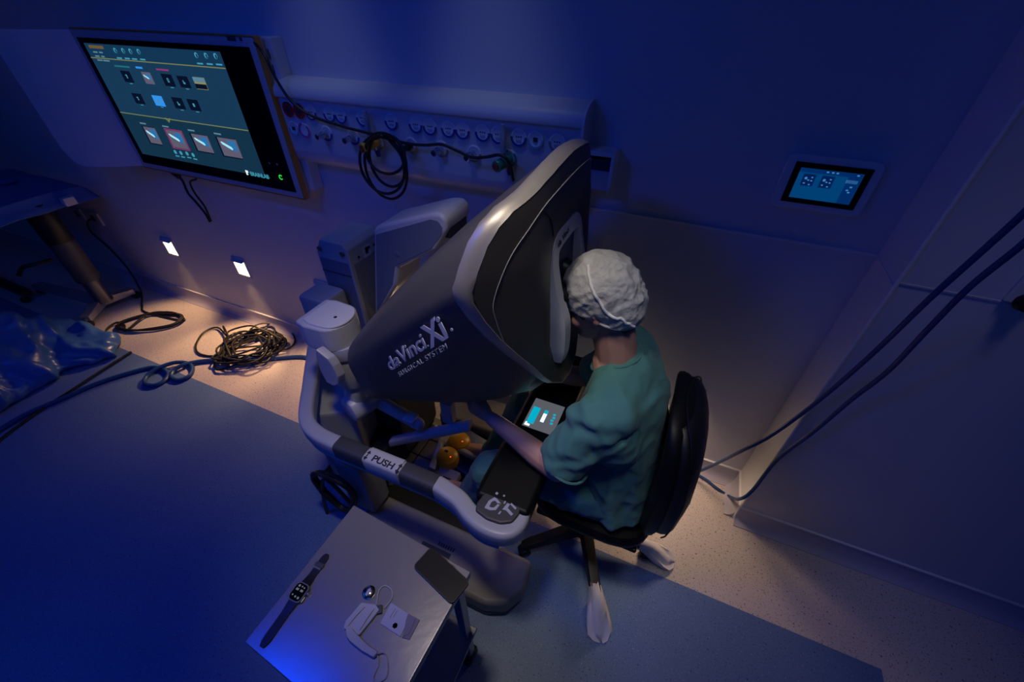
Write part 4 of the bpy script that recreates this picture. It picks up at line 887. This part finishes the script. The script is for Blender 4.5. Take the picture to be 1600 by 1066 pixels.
# ================================================================== STOOL
t = thing('operator_chair', 'black leather swivel chair with tall padded backrest on a star base', 'chair', (-.05, -.61, 0))
st = G().pts_hull([(x, y, z) for z, k in ((.425, .93), (.455, 1.0), (.475, 1.0), (.498, .95)) for x, y in [(-.04 + k * .235 * math.copysign(abs(math.cos(a)) ** .55, math.cos(a)), -.61 + k * .225 * math.copysign(abs(math.sin(a)) ** .55, math.sin(a))) for a in [2 * PI * i / 32 for i in range(32)]]], 0).build('seat', 'leather', t, 50)
G().box((-.04, -.61, .412), (.40, .38, .025), .008).build('seat_pan', 'black', t)
# backrest: padded front and hard rear shell
def bsec(z, hw, xf, th, n=20):
    o = []
    for k in range(n):
        a = 2 * PI * k / n; cx = math.cos(a); cyy = math.sin(a)
        o.append(V((xf + th / 2 + th / 2 * math.copysign(abs(cx) ** .75, cx) + .05 * (abs(cyy)) ** 2 * -.35, -.60 + hw * math.copysign(abs(cyy) ** .8, cyy), z)))
    return o
secs = [(.50, .10, .150, .05), (.51, .155, .142, .075), (.54, .19, .137, .09), (.60, .212, .133, .10), (.70, .222, .132, .105), (.80, .224, .132, .105), (.86, .222, .130, .100), (.94, .210, .126, .095), (1.0, .185, .120, .085), (1.035, .15, .115, .075), (1.055, .11, .117, .055), (1.063, .05, .125, .03)]
G().loft([bsec(*s) for s in secs]).build('backrest', 'leather', t, 60)
secs = [(.515, .10, .180, .07), (.54, .165, .175, .085), (.62, .211, .175, .092), (.75, .2225, .175, .095), (.86, .2205, .170, .090), (.95, .205, .165, .081), (1.005, .172, .155, .072), (1.045, .12, .150, .05)]
G().loft([bsec(*s) for s in secs]).build('backrest_shell', 'black', t, 60)
bs = [(.54, .19, .137, .09), (.60, .212, .133, .10), (.70, .222, .132, .105), (.80, .224, .132, .105), (.86, .222, .130, .100), (.94, .210, .126, .095), (1.0, .185, .120, .085), (1.035, .15, .115, .075), (1.055, .11, .117, .055)]
pl_ = [V((x_ + t_ * .90, -.60 - h_ * .93, z_)) for z_, h_, x_, t_ in bs]; pr_ = [V((p.x, -1.2 - p.y, p.z)) for p in pl_][::-1]
G().tube(pl_ + [V((.150, -.60, 1.068))] + pr_, .003, n=6, smooth=4).build('backrest_piping', 'black', t)
G().sweep([(.05, -.61, .40), (.20, -.61, .40), (.262, -.61, .44), (.262, -.61, .70)], rprof(.06, .014, .3), 5, up=(0, 0, 1)).build('back_strut', 'black', t)
G().cyl((-.05, -.62, .10), (-.05, -.62, .41), .028, n=20).build('gas_lift', 'black', t)
G().cyl((-.05, -.62, .075), (-.05, -.62, .15), .05, .04, n=24, bev=.006).build('base_hub', 'black', t)
for i, ang in enumerate((-64, 8, 80, 152, 218)):
    a = math.radians(ang); d = V((math.cos(a), math.sin(a), 0)); s = V((-d.y, d.x, 0)); h = V((-.05, -.62, 0))
    pts = []
    for q, w_, z0, z1 in ((.03, .03, .085, .15), (.27, .024, .07, .108), (.305, .018, .068, .098)):
        for k in (-1, 1): pts += [h + d * q + s * w_ * k + V((0, 0, z0)), h + d * q + s * w_ * .8 * k + V((0, 0, z1))]
    G().pts_hull(pts, .005).build('base_leg', 'black', t)
    e = h + d * .292
    o = G().cyl(e + s * .022 + V((0, 0, .028)), e - s * .022 + V((0, 0, .028)), .028, n=20, bev=.004).build('castor', 'black', t)
    G().cyl(e + V((0, 0, .03)), e + V((0, 0, .085)), .010, n=12).build('castor_stem', 'dsteel', o)
    if i in (0, 1):
        # a white cloth bag pulled over this leg end
        rings = []
        for kk, (u, wd, z0, z1) in enumerate(((.245, .026, .076, .116), (.275, .029, .055, .115), (.305, .036, .020, .108), (.335, .044, .004, .082), (.365, .052, .003, .048), (.392, .050, .003, .022), (.412, .030, .003, .009), (.418, .010, .003, .006))):
            ring = []
            for q in range(16):
                b = 2 * PI * q / 16; f = 1 + .13 * math.sin(q * 2.4 + kk * .7) + .06 * math.sin(q * 5.1)
                ring.append(h + d * (u + .01 * math.sin(q * 1.9)) + s * wd * f * math.cos(b) + V((0, 0, max(.003, (z0 + z1) / 2 + (z1 - z0) / 2 * f * math.sin(b)))))
            rings.append(ring)
        o = G().loft(rings, cap=True).build('castor_cover', 'cloth', None, 70); tag(o, ('crumpled white cloth cover over the chair leg end pointing to the viewer', 'crumpled white cloth cover over the chair leg end nearer the wall')[i], 'castor cover', 'cloth covers on the chair legs')

# ================================================================== SURGEON
per = thing('person', 'person in teal scrubs and white cap leaning into the console viewer', 'person', (0, -.60, .0))
HC = V((-.165, -.60, 1.33)); pit = math.radians(24)
HM = Matrix(((-math.cos(pit), 0, -math.sin(pit)), (0, -1, 0), (-math.sin(pit), 0, math.cos(pit)))) 
HM = Matrix([[-math.cos(pit), 0, -math.sin(pit)], [0, -1, 0], [-math.sin(pit), 0, math.cos(pit)]])
def hl(x, y, z): return HC + HM @ V((x, y, z))
g = G()
def he(x, y, z, r): g.ball(hl(x, y, z), r, rot=HM, sub=3)
he(-.008, 0, .030, (.096, .076, .092)); he(.018, 0, -.03, (.074, .066, .08)); he(.045, 0, -.075, (.045, .05, .042)); he(.072, 0, -.092, (.022, .028, .020))
he(.070, 0, .035, (.024, .06, .035)); he(.078, 0, -.045, (.02, .034, .03))
g.hull((hl(.090, 0, .012), .008), (hl(.108, 0, -.028), .011), (hl(.085, .016, -.035), .008), (hl(.085, -.016, -.035), .008))
he(.092, 0, -.058, (.010, .024, .006)); he(.090, 0, -.070, (.010, .021, .007))
for s in (-1, 1):
    he(.072, s * .036, .022, (.018, .022, .008)); he(.062, s * .045, -.03, (.018, .020, .022))
    for q, rr_ in (((-.012, s * .080, .006), (.018, .008, .026)), ((-.008, s * .078, -.022), (.012, .008, .016))):
        g.ball(hl(*q), rr_, rot=HM @ Matrix.Rotation(.35 * s, 3, 'Z'), sub=2)
NB = V((-.085, -.60, 1.13))
g.hull((hl(-.03, 0, -.04), (.062, .060, .05)), (NB + V((.01, 0, .0)), (.066, .072, .05))); g.hull((hl(.0, 0, -.06), (.045, .045, .045)), (NB + V((-.0, 0, -.01)), (.055, .06, .05)))
g.hull((NB, (.07, .075, .04)), ((-.04, -.74, 1.07), (.055, .05, .045)), ((-.04, -.46, 1.07), (.055, .05, .045)))
g.hull(((-.03, -.60, 1.02), (.095, .165, .12)), ((.02, -.60, .80), (.095, .14, .1))); g.hull(((.02, -.60, .80), (.09, .135, .1)), ((.03, -.60, .60), (.11, .165, .08)))
SL, EL, WL = V((-.075, -.785, 1.055)), V((-.168, -.835, .802)), V((-.452, -.742, .822))
SR, ER, WR = V((-.075, -.415, 1.055)), V((-.168, -.365, .802)), V((-.452, -.458, .822))
for S_, E_, W_, sg in ((SL, EL, WL, -1), (SR, ER, WR, 1)):
    g.hull((S_, .056), (S_.lerp(E_, .55), .049)); g.hull((S_.lerp(E_, .5), .049), (E_, .040))
    g.hull((E_, .041), (E_.lerp(W_, .28), (.046, .044, .044))); g.hull((E_.lerp(W_, .28), (.046, .044, .044)), (E_.lerp(W_, .7), .034)); g.hull((E_.lerp(W_, .7), .034), (W_, (.028, .028, .024)))
    # hand: palm, four curled fingers, thumb from the side of the palm
    f = (W_ - E_).normalized(); f = V((-.93, sg * -.16, .22)).normalized(); sd = V((0, 0, 1)).cross(f).normalized() * -sg; up = f.cross(sd) ; up = up if up.z > 0 else -up
    # thumb side points up, palm faces inwards (towards the middle)
    inn = V((0, -sg, 0)); inn = (inn - f * inn.dot(f)).normalized(); th = f.cross(inn); th = th if th.z > 0 else -th
    K = W_ + f * .088
    g.hull((W_ + f * .015, (.024, .024, .022)), (W_ + f * .045 + th * .012, (.028, .017, .024)), (K + th * .028, .0125), (K - th * .032, .0115), (W_ + f * .03 - th * .016, (.02, .016, .018)))
    for q, ln, rd in ((.030, .040, .0095), (.010, .044, .0098), (-.011, .041, .0094), (-.031, .033, .0085)):
        a = K + th * q; b = a + (f * .86 + inn * .5).normalized() * ln; c2_ = b + (f * .15 + inn * .98).normalized() * ln * .66; d2_ = c2_ + (f * -.75 + inn * .66).normalized() * ln * .5
        g.hull((a, rd * 1.08), (b, rd)); g.hull((b, rd), (c2_, rd * .92)); g.hull((c2_, rd * .92), (d2_, rd * .82))
    a = W_ + f * .030 + th * .022 + inn * .006; b = a + (f * .85 + th * .18 + inn * .45).normalized() * .040; c2_ = b + (f * .72 + inn * .65 + th * .1).normalized() * .032; d2_ = c2_ + (f * .7 + inn * .65 - th * .25).normalized() * .024
    g.hull((a, .0145), (b, .0115)); g.hull((b, .0115), (c2_, .0105)); g.hull((c2_, .0105), (d2_, .0090))
HLp, KL, AL = V((.03, -.695, .575)), V((-.45, -.775, .560)), V((-.585, -.72, .20))
HRp, KR, AR = V((.03, -.505, .575)), V((-.45, -.425, .560)), V((-.585, -.48, .20))
for H_, K_, A_ in ((HLp, KL, AL), (HRp, KR, AR)):
    g.hull((H_, .075), (K_, .048)); g.hull((K_, .048), (K_.lerp(A_, .35) + V((.02, 0, 0)), .05), (A_, .034))
    g.hull((A_, .034), (A_ + V((.03, 0, -.04)), .03), (A_ + V((-.14, .0, -.045)), (.035, .035, .018)))
body = link('body', blob(g, .0052, 3), 'skin', per)
for s in (-1, 1): G().ball(hl(.079, s * .032, .006), .0115, sub=2).build('eye', 'white', per)
# hair at the nape and temples
def hfn(v, n):
    return v + n * (.0025 * noise.noise(v * 160))
g = G(); g.ball(hl(-.040, 0, -.018), (.066, .068, .062), rot=HM); g.ball(hl(-.056, 0, -.078), (.036, .052, .032), rot=HM)
for s in (-1, 1): g.ball(hl(.030, s * .066, .010), (.016, .012, .032), rot=HM, sub=2); g.ball(hl(-.02, s * .068, .02), (.03, .012, .03), rot=HM, sub=2)
link('hair', blob(g, .005, 2, hfn), 'hair', per)
# cap
CC = (-.020, 0, .040); CR_ = (.108, .092, .104)
def capfn(v, n):
    l = HM.transposed() @ (v - HC); a = math.atan2(l.z, l.x)
    r1 = 1 - abs(noise.noise(V((l.x * 15 + l.z * 10, l.y * 30, l.z * 20)))) * 2.6; r2 = 1 - abs(noise.noise(V((l.x * 46 + 5, l.y * 60, l.z * 50)))) * 2.4
    return v + n * (.0048 * max(-.6, r1) + .0022 * max(-.6, r2) + .003 * noise.noise(l * 9))
g = G(); g.ball(hl(*CC), CR_, rot=HM, sub=4); g.ball(hl(-.045, 0, -.004), (.088, .084, .098), rot=HM, sub=4)
me = blob(g, .0035, 3, capfn)
nrm_c = (HM @ V((.68, 0, -1))).normalized()
cutmesh(me, hl(.085, 0, .038 + .0), nrm_c)
cap = link('surgical_cap', me, 'cap', per)
def capsurf(p, k=1.035):
    l = HM.transposed() @ (V(p) - HC) - V(CC); q = math.sqrt((l.x / CR_[0]) ** 2 + (l.y / CR_[1]) ** 2 + (l.z / CR_[2]) ** 2)
    return hl(*(V(CC) + l / q * k))
from mathutils.bvhtree import BVHTree
cb = bmesh.new(); cb.from_mesh(me); bv = BVHTree.FromBMesh(cb)
seam = [V(p) for p in [(-0.202,-0.644,1.462),(-0.193,-0.662,1.452),(-0.180,-0.680,1.432),(-0.164,-0.690,1.410),(-0.144,-0.694,1.386),(-0.121,-0.687,1.355),(-0.093,-0.640,1.296),(-0.056,-0.650,1.283)]][:6] + [hl(-.072, .070, -.016), hl(-.086, .062, -.042), hl(-.098, .052, -.066)]
off = wpos(cap); sp = []
for p in curve(seam, 6):
    q = bv.find_nearest(p - off)
    sp.append(q[0] + off + q[1] * .001)
cb.free()
G().tube(sp, .0042, n=8, smooth=1).build('cap_seam', 'capband', cap)
# elastic hem of the cap lies in the cutting plane
pn = V((.42, 0, 1)).normalized(); hem = []
for k in range(40):
    a = 2 * PI * k / 40; best = None
    d = V((math.cos(a), math.sin(a), 0)); d.z = d.x * .68
    lo_, hi_ = .02, .16; o0 = V((-.025, 0, .038 - .68 * (.085 + .025)))
    def inside(q):
        a_ = ((q.x - CC[0]) / CR_[0]) ** 2 + ((q.y) / CR_[1]) ** 2 + ((q.z - CC[2]) / CR_[2]) ** 2
        b_ = ((q.x + .045) / .088) ** 2 + (q.y / .084) ** 2 + ((q.z + .004) / .098) ** 2
        return min(a_, b_) < 1
    for _ in range(24):
        m = (lo_ + hi_) / 2
        if inside(o0 + d * m): lo_ = m
        else: hi_ = m
    hem.append(hl(*(o0 + d * (lo_ + .0005))))
G().tube(hem, .0042, n=8, smooth=2, closed=True).build('cap_elastic', 'cap', cap)
# scrub top
def fold(v, n):
    u = V((v.x * 9 + v.z * 4, v.y * 7, v.z * 5 - v.x * 3)); f = (1 - abs(noise.noise(u)) * 2.0) * .007 + noise.noise(v * 7) * .006
    f += (1 - abs(noise.noise(V((v.x * 22 + 3, v.y * 16, v.z * 14)))) * 2) * .0035
    ds = (v - V((-.13, -.80, .99))).length
    if ds < .16: f += (1 - ds / .16) * .007 * math.sin(110 * (v.z * .75 - v.x * .5 + .12 * v.y) + 5 * noise.noise(v * 9))
    return v + n * f * 1.5
g = G()
g.hull((V((-.045, -.60, 1.122)), (.082, .088, .052)), ((-.045, -.77, 1.075), (.072, .06, .058)), ((-.045, -.43, 1.075), (.072, .06, .058)), ((-.02, -.60, 1.03), (.115, .19, .10)))
g.hull(((-.025, -.60, 1.03), (.12, .195, .12)), ((.01, -.60, .84), (.125, .175, .12))); g.hull(((.01, -.60, .84), (.125, .175, .12)), ((.025, -.60, .60), (.14, .20, .10)))
g.hull(((.02, -.60, .62), (.145, .20, .08)), ((.05, -.60, .535), (.125, .215, .03)))
for S_, E_, sg in ((SL, EL, -1), (SR, ER, 1)):
    d = (E_ - S_).normalized()
    g.hull((S_ + V((.01, -sg * .01, 0)), (.075, .068, .072)), (S_.lerp(E_, .45), (.072, .070, .072)))
    q = d.to_track_quat('Z', 'Y').to_matrix()
    bm_ = [(S_.lerp(E_, .45), .070)]
    for k in range(16):
        a = 2 * PI * k / 16; bm_.append((S_.lerp(E_, .80) + q @ V((.080 * math.cos(a), .074 * math.sin(a), 0)), .005))
    g.hull(*bm_)
    g.hull((S_.lerp(E_, .2), (.07, .066, .07)), ((-.02, -.60 + sg * .17, .95), (.08, .05, .09)))
me = blob(g, .0075, 5, fold)
top = link('scrub_top', me, 'scrub', per)
col = [NB + V((.069 * math.cos(a) + .004, .074 * math.sin(a), .030 + .020 * math.cos(a) - .05 * max(0, -math.cos(a)))) for a in [2 * PI * k / 20 for k in range(20)]]
G().tube(col, .0055, n=8, smooth=3, closed=True).build('neck_band', 'scrub', top)
d = (EL - SL).normalized(); q = d.to_track_quat('Z', 'Y').to_matrix()
for S_, E_ in ((SL, EL), (SR, ER)):
    d = (E_ - S_).normalized(); q = d.to_track_quat('Z', 'Y').to_matrix()
    G().tube([S_.lerp(E_, .79) + q @ V((.0855 * math.cos(a), .0795 * math.sin(a), 0)) for a in [2 * PI * k / 20 for k in range(20)]], .0045, n=6, smooth=2, closed=True).build('sleeve_hem', 'scrub', top)
# trousers and shoes
g = G()
for H_, K_, A_, sg in ((HLp, KL, AL, -1), (HRp, KR, AR, 1)):
    g.hull((H_, (.10, .105, .085)), (H_.lerp(K_, .55), (.08, .088, .078))); g.hull((H_.lerp(K_, .55), (.08, .088, .078)), (K_, (.066, .074, .068))); g.hull((K_, (.066, .072, .066)), (K_.lerp(A_, .45) + V((.02, 0, 0)), (.07, .066, .06))); g.hull((K_.lerp(A_, .45) + V((.02, 0, 0)), (.07, .066, .06)), (A_ + V((.01, 0, .015)), (.066, .062, .02)))
g.hull((HLp, (.115, .09, .08)), (HRp, (.115, .09, .08)))
link('scrub_trousers', blob(g, .0085, 5, fold), 'scrub', per)
for A_ in (AL, AR):
    g = G(); g.hull((A_ + V((.035, 0, -.065)), (.04, .038, .03)), (A_ + V((-.07, 0, -.065)), (.05, .045, .028))); g.hull((A_ + V((-.07, 0, -.065)), (.05, .045, .028)), (A_ + V((-.165, 0, -.07)), (.045, .046, .022)))
    g.hull((A_ + V((.02, 0, -.03)), (.042, .04, .025)), (A_ + V((-.04, 0, -.05)), (.045, .042, .025)))
    link('clog', blob(g, .007, 4), 'pedal_blue', per)
# ================================================================== STEEL SIDE TABLE AND WHAT LIES ON IT
TZ = .80
t = thing('steel_table', 'small stainless steel side table with lower shelf in the foreground', 'table', (-.48, -1.45, 0))
tq = [(-0.702, -1.204, 0.800), (-0.284, -1.229, 0.800), (-0.309, -1.574, 0.800), (-0.504, -1.611, 0.800), (-0.709, -1.591, 0.800)]
tq = [V((-.702, -1.206, .80)), V((-.288, -1.226, .80)), V((-.300, -1.70, .80)), V((-.712, -1.655, .80)), V((-.710, -1.592, .80))]
tq = [V((-0.702, -1.204, 0.800)), V((-0.282, -1.229, 0.800)), V((-0.298, -1.496, 0.800)), V((-0.303, -1.604, 0.800)), V((-0.544, -1.604, 0.800)), V((-0.709, -1.591, 0.800))]
top = G().prism([p - V((0, 0, .028)) for p in tq], (0, 0, .028), .0035).build('table_top', 'steel', t)
cx_ = sum(p.x for p in tq) / len(tq)
lx0, lx1, ly0, ly1 = -.655, -.320, -1.535, -1.255
sh = [(lx0 - .02, ly0 - .02), (lx1 + .028, ly0 - .02), (lx1 + .028, ly1 + .03), (lx0 - .02, ly1 + .03)]
for x, y in ((lx0, ly0), (lx1, ly0), (lx1, ly1), (lx0, ly1)):
    G().box((x, y, .435), (.030, .030, .67), .004).build('leg', 'steel', t)
    castor((x, y, .036), t, .036, .026, (1, 0, 0))
G().prism([(x, y, .28) for x, y in sh], (0, 0, .022), .003).build('lower_shelf', 'steel', t)
g = G(); g.box(((lx0 + lx1) / 2, ly1, .76), (lx1 - lx0, .02, .03), .003); g.box(((lx0 + lx1) / 2, ly0, .76), (lx1 - lx0, .02, .03), .003); g.box((lx0, (ly0 + ly1) / 2, .76), (.02, ly1 - ly0, .03), .003); g.box((lx1, (ly0 + ly1) / 2, .76), (.02, ly1 - ly0, .03), .003); g.build('apron_frame', 'steel', t)
# phone
c = [V((-0.417, -1.219, 0.812)), V((-0.269, -1.254, 0.812)), V((-0.286, -1.324, 0.812)), V((-0.431, -1.283, 0.812))]
ctr = (c[0] + c[1] + c[2] + c[3]) / 4; u = ((c[1] - c[0]) + (c[2] - c[3])); u.z = 0; u.normalize(); v = V((-u.y, u.x, 0))
t = thing('mobile_phone', 'dark mobile phone lying face up on the table corner by the console', 'phone', (ctr.x, ctr.y, TZ))
def rrect(ctr, u, v, L_, W_, r, z, n=6):
    o = []
    for sx_, sy_, a in ((1, 1, 0), (-1, 1, 90), (-1, -1, 180), (1, -1, 270)):
        for k in range(n + 1):
            tq_ = math.radians(a + 90 * k / n); p = ctr + u * (sx_ * (L_ / 2 - r) + r * math.cos(tq_)) + v * (sy_ * (W_ / 2 - r) + r * math.sin(tq_)); o.append(V((p.x, p.y, z)))
    return o
PL, PW = .150, .070
G().prism(rrect(ctr, u, v, PL, PW, .013, TZ), (0, 0, .0085), .0015).build('phone_case', 'black', t)
G().prism(rrect(ctr, u, v, PL - .006, PW - .006, .011, TZ + .0085), (0, 0, .0009)).build('phone_glass', 'phone', t)
g = G()
for k in (-.02, .01): p = ctr + u * k + v * (PW / 2 + .0006); g.box((p.x, p.y, TZ + .0045), (.014, .002, .003), rot=Matrix((u, v, V((0, 0, 1)))).transposed())
g.build('side_button', 'dgrey', t)
# smart watch laid flat
wa, wb = V((-0.666, -1.351, 0.806)), V((-0.657, -1.582, 0.806)); wc = V((-0.665, -1.457, 0.810)); u = (wa - wb); u.z = 0; u.normalize(); v = V((-u.y, u.x, 0))
v = v if v.x > 0 else -v
t = thing('smart_watch', 'smart watch with square case and black strap laid flat on the table', 'watch', (wc.x, wc.y, TZ))
ws = G().prism(rrect(wc, u, v, .046, .040, .012, TZ + .001), (0, 0, .0105), .002).build('watch_case', 'grey', t)
fc = G().prism(rrect(wc, u, v, .040, .034, .010, TZ + .0115), (0, 0, .0012)).build('watch_face', 'gloss', t)
rotm = Matrix((u, v, V((0, 0, 1)))).transposed()
g = G(); z = TZ + .0131
def wm(a, b, la, lb): p = wc + u * a + v * b; g.box((p.x, p.y, z), (la, lb, .0006), rot=rotm)
def wd(a, b, r): p = wc + u * a + v * b; g.cyl((p.x, p.y, z - .0003), (p.x, p.y, z + .0003), r, n=14)
for b in (-.0075, .006): wm(.0045, b, .005, .008)
for a, b, r in ((.013, -.008, .003), (.0135, .001, .002), (.0125, .008, .002), (-.010, -.010, .002), (-.0115, .0, .0025), (-.012, .009, .003)): wd(a, b, r)
g.build('dial_marks', EM['watch'], fc)
p = wc + v * .021; G().cyl(p + u * .006 + V((0, 0, TZ + .006 - p.z)), p + u * .006 + v * .004 + V((0, 0, TZ + .006 - p.z)), .0045, n=14, bev=.001).build('watch_crown', 'steel', ws)
p = wc + v * .0205 - u * .010; G().box((p.x, p.y, TZ + .006), (.014, .003, .004), .001, rot=rotm).build('watch_button', 'steel', ws)
def strap(a0, a1, w0, w1, name, sign):
    L_ = a1 - a0; rings = []
    for k in range(11):
        q = a0 + L_ * k / 10; w_ = (w0 + (w1 - w0) * min(1, k / 3)); 
        if k > 8: w_ *= (1, .92, .45)[k - 8]
        z0 = TZ + .0012 + .004 * max(0, 1 - k / 2.5); c_ = wc + u * q * sign
        rings.append([V((pp.x, pp.y, zz)) for pp, zz in ((c_ + v * w_ / 2, z0), (c_ + v * w_ / 2, z0 + .0032), (c_ - v * w_ / 2, z0 + .0032), (c_ - v * w_ / 2, z0))])
    return G().loft(rings).build(name, 'black', t)
LA, LB = (wa - wc).length, (wb - wc).length
strap(.021, LA, .026, .021, 'strap_short', 1); strap(.021, LB, .026, .022, 'strap_long', -1)
p = wc + u * LA * .70; G().box((p.x, p.y, TZ + .0058), (.012, .026, .003), .001, rot=rotm).build('strap_loop', 'dgrey', t)
p = wc + u * LA * .62; G().box((p.x, p.y, TZ + .0054), (.004, .02, .002), rot=rotm).build('buckle_bar', 'steel', t)
# face mask folded in an L
def zt(px): return V(px)
t = thing('face_mask', 'folded white face mask with ear loops lying on the steel table', 'mask', (-0.458, -1.454, 0.800))
k1 = [(-0.502, -1.410, 0.800), (-0.466, -1.399, 0.800), (-0.449, -1.405, 0.800), (-0.453, -1.430, 0.800), (-0.460, -1.470, 0.800), (-0.479, -1.471, 0.800), (-0.505, -1.474, 0.800), (-0.511, -1.459, 0.800)]
G().prism([V(p) + V((0, 0, .0)) for p in k1], (0, 0, .010), .003).build('mask_panel', 'maskm', t)
k2 = [(-0.498, -1.473, 0.810), (-0.485, -1.465, 0.810), (-0.454, -1.472, 0.810), (-0.427, -1.477, 0.810), (-0.395, -1.478, 0.810), (-0.398, -1.492, 0.810), (-0.433, -1.493, 0.810), (-0.472, -1.489, 0.810), (-0.486, -1.484, 0.810)]
G().prism([V((p[0], p[1], .802)) for p in k2], (0, 0, .014), .004).build('mask_flap', 'maskm', t)
G().tube([(-0.497, -1.465, 0.812), (-0.493, -1.440, 0.813), (-0.486, -1.415, 0.812)], .0012, n=6).build('mask_pleat', 'maskm', t)
G().tube([(-0.465, -1.460, 0.812), (-0.464, -1.433, 0.813), (-0.462, -1.410, 0.812)], .0012, n=6).build('mask_pleat', 'maskm', t)
G().tube([(-0.397, -1.482, 0.812), (-0.387, -1.474, 0.808), (-0.375, -1.477, 0.803), (-0.360, -1.492, 0.803), (-0.352, -1.507, 0.803), (-0.357, -1.518, 0.803), (-0.367, -1.525, 0.803), (-0.378, -1.522, 0.803), (-0.381, -1.509, 0.803), (-0.383, -1.496, 0.803), (-0.394, -1.484, 0.808)], .0014, n=6).build('ear_loop', 'maskm', t)
# badge card with clear holder, cord and reel
t = thing('id_badge', 'pale badge card in clear sleeve lying beside the face mask', 'badge card', (-0.390, -1.403, 0.800))
cc = [V((-0.434, -1.379, 0.804)), V((-0.373, -1.382, 0.804)), V((-0.368, -1.431, 0.804)), V((-0.431, -1.428, 0.804))]
bc = G().prism([V((p.x, p.y, .8005)) for p in cc], (0, 0, .003), .0008).build('card', 'card', t)
G().prism([V((p[0], p[1], .8036)) for p in ((-0.379, -1.382, 0.804), (-0.356, -1.383, 0.804), (-0.352, -1.416, 0.804), (-0.363, -1.430, 0.804), (-0.368, -1.415, 0.804), (-0.376, -1.397, 0.804))], (0, 0, .0012)).build('dark_print', 'carddark', bc)
G().prism([V((p[0], p[1], .8005)) for p in ((-0.376, -1.382, 0.802), (-0.345, -1.382, 0.802), (-0.345, -1.427, 0.802), (-0.364, -1.431, 0.802))], (0, 0, .0028), .0006).build('sleeve_end', 'carddark', t)
G().cyl((V((-0.394, -1.417, 0.804))), (V((-0.394, -1.417, 0.804))), .006, n=18).build('round_mark', 'carddark', bc)
g = G()
for a, b in (((-0.415, -1.386, 0.804), (-0.416, -1.409, 0.804)), ((-0.408, -1.387, 0.804), (-0.409, -1.405, 0.804))): g.tube([a, b], .0007, n=4, smooth=0)
g.build('card_text_line', 'carddark', bc)
o = G().tube([(-0.465, -1.399, 0.803), (-0.473, -1.384, 0.803), (-0.480, -1.367, 0.803), (-0.475, -1.354, 0.803), (-0.460, -1.352, 0.803), (-0.445, -1.358, 0.803), (-0.438, -1.371, 0.803), (-0.440, -1.387, 0.803), (-0.442, -1.397, 0.804)], .0016, n=6).build('badge_cord', 'maskm', t)
G().box((-0.451, -1.404, 0.804), (.014, .020, .006), .002, rot=Matrix.Rotation(.6, 3, 'Z')).build('badge_clip', 'dgrey', t)
p = V((-0.501, -1.383, 0.800)); t = thing('badge_reel', 'round shiny badge reel beside the folded mask', 'badge reel', p)
o = G().lathe((p.x, p.y, TZ), (0, 0, 1), [(0, 0), (.0155, 0), (.0165, .002), (.0165, .006), (.013, .009), (0, .0105)], 28).build('reel_body', 'chrome', t)
G().prism([V((p.x + dx, p.y + dy, TZ + .0102)) for dx, dy in ((-.003, -.010), (.003, -.011), (.006, .004), (.0, .009), (-.004, .004))], (0, 0, .0012)).build('reel_mark', 'card', o)
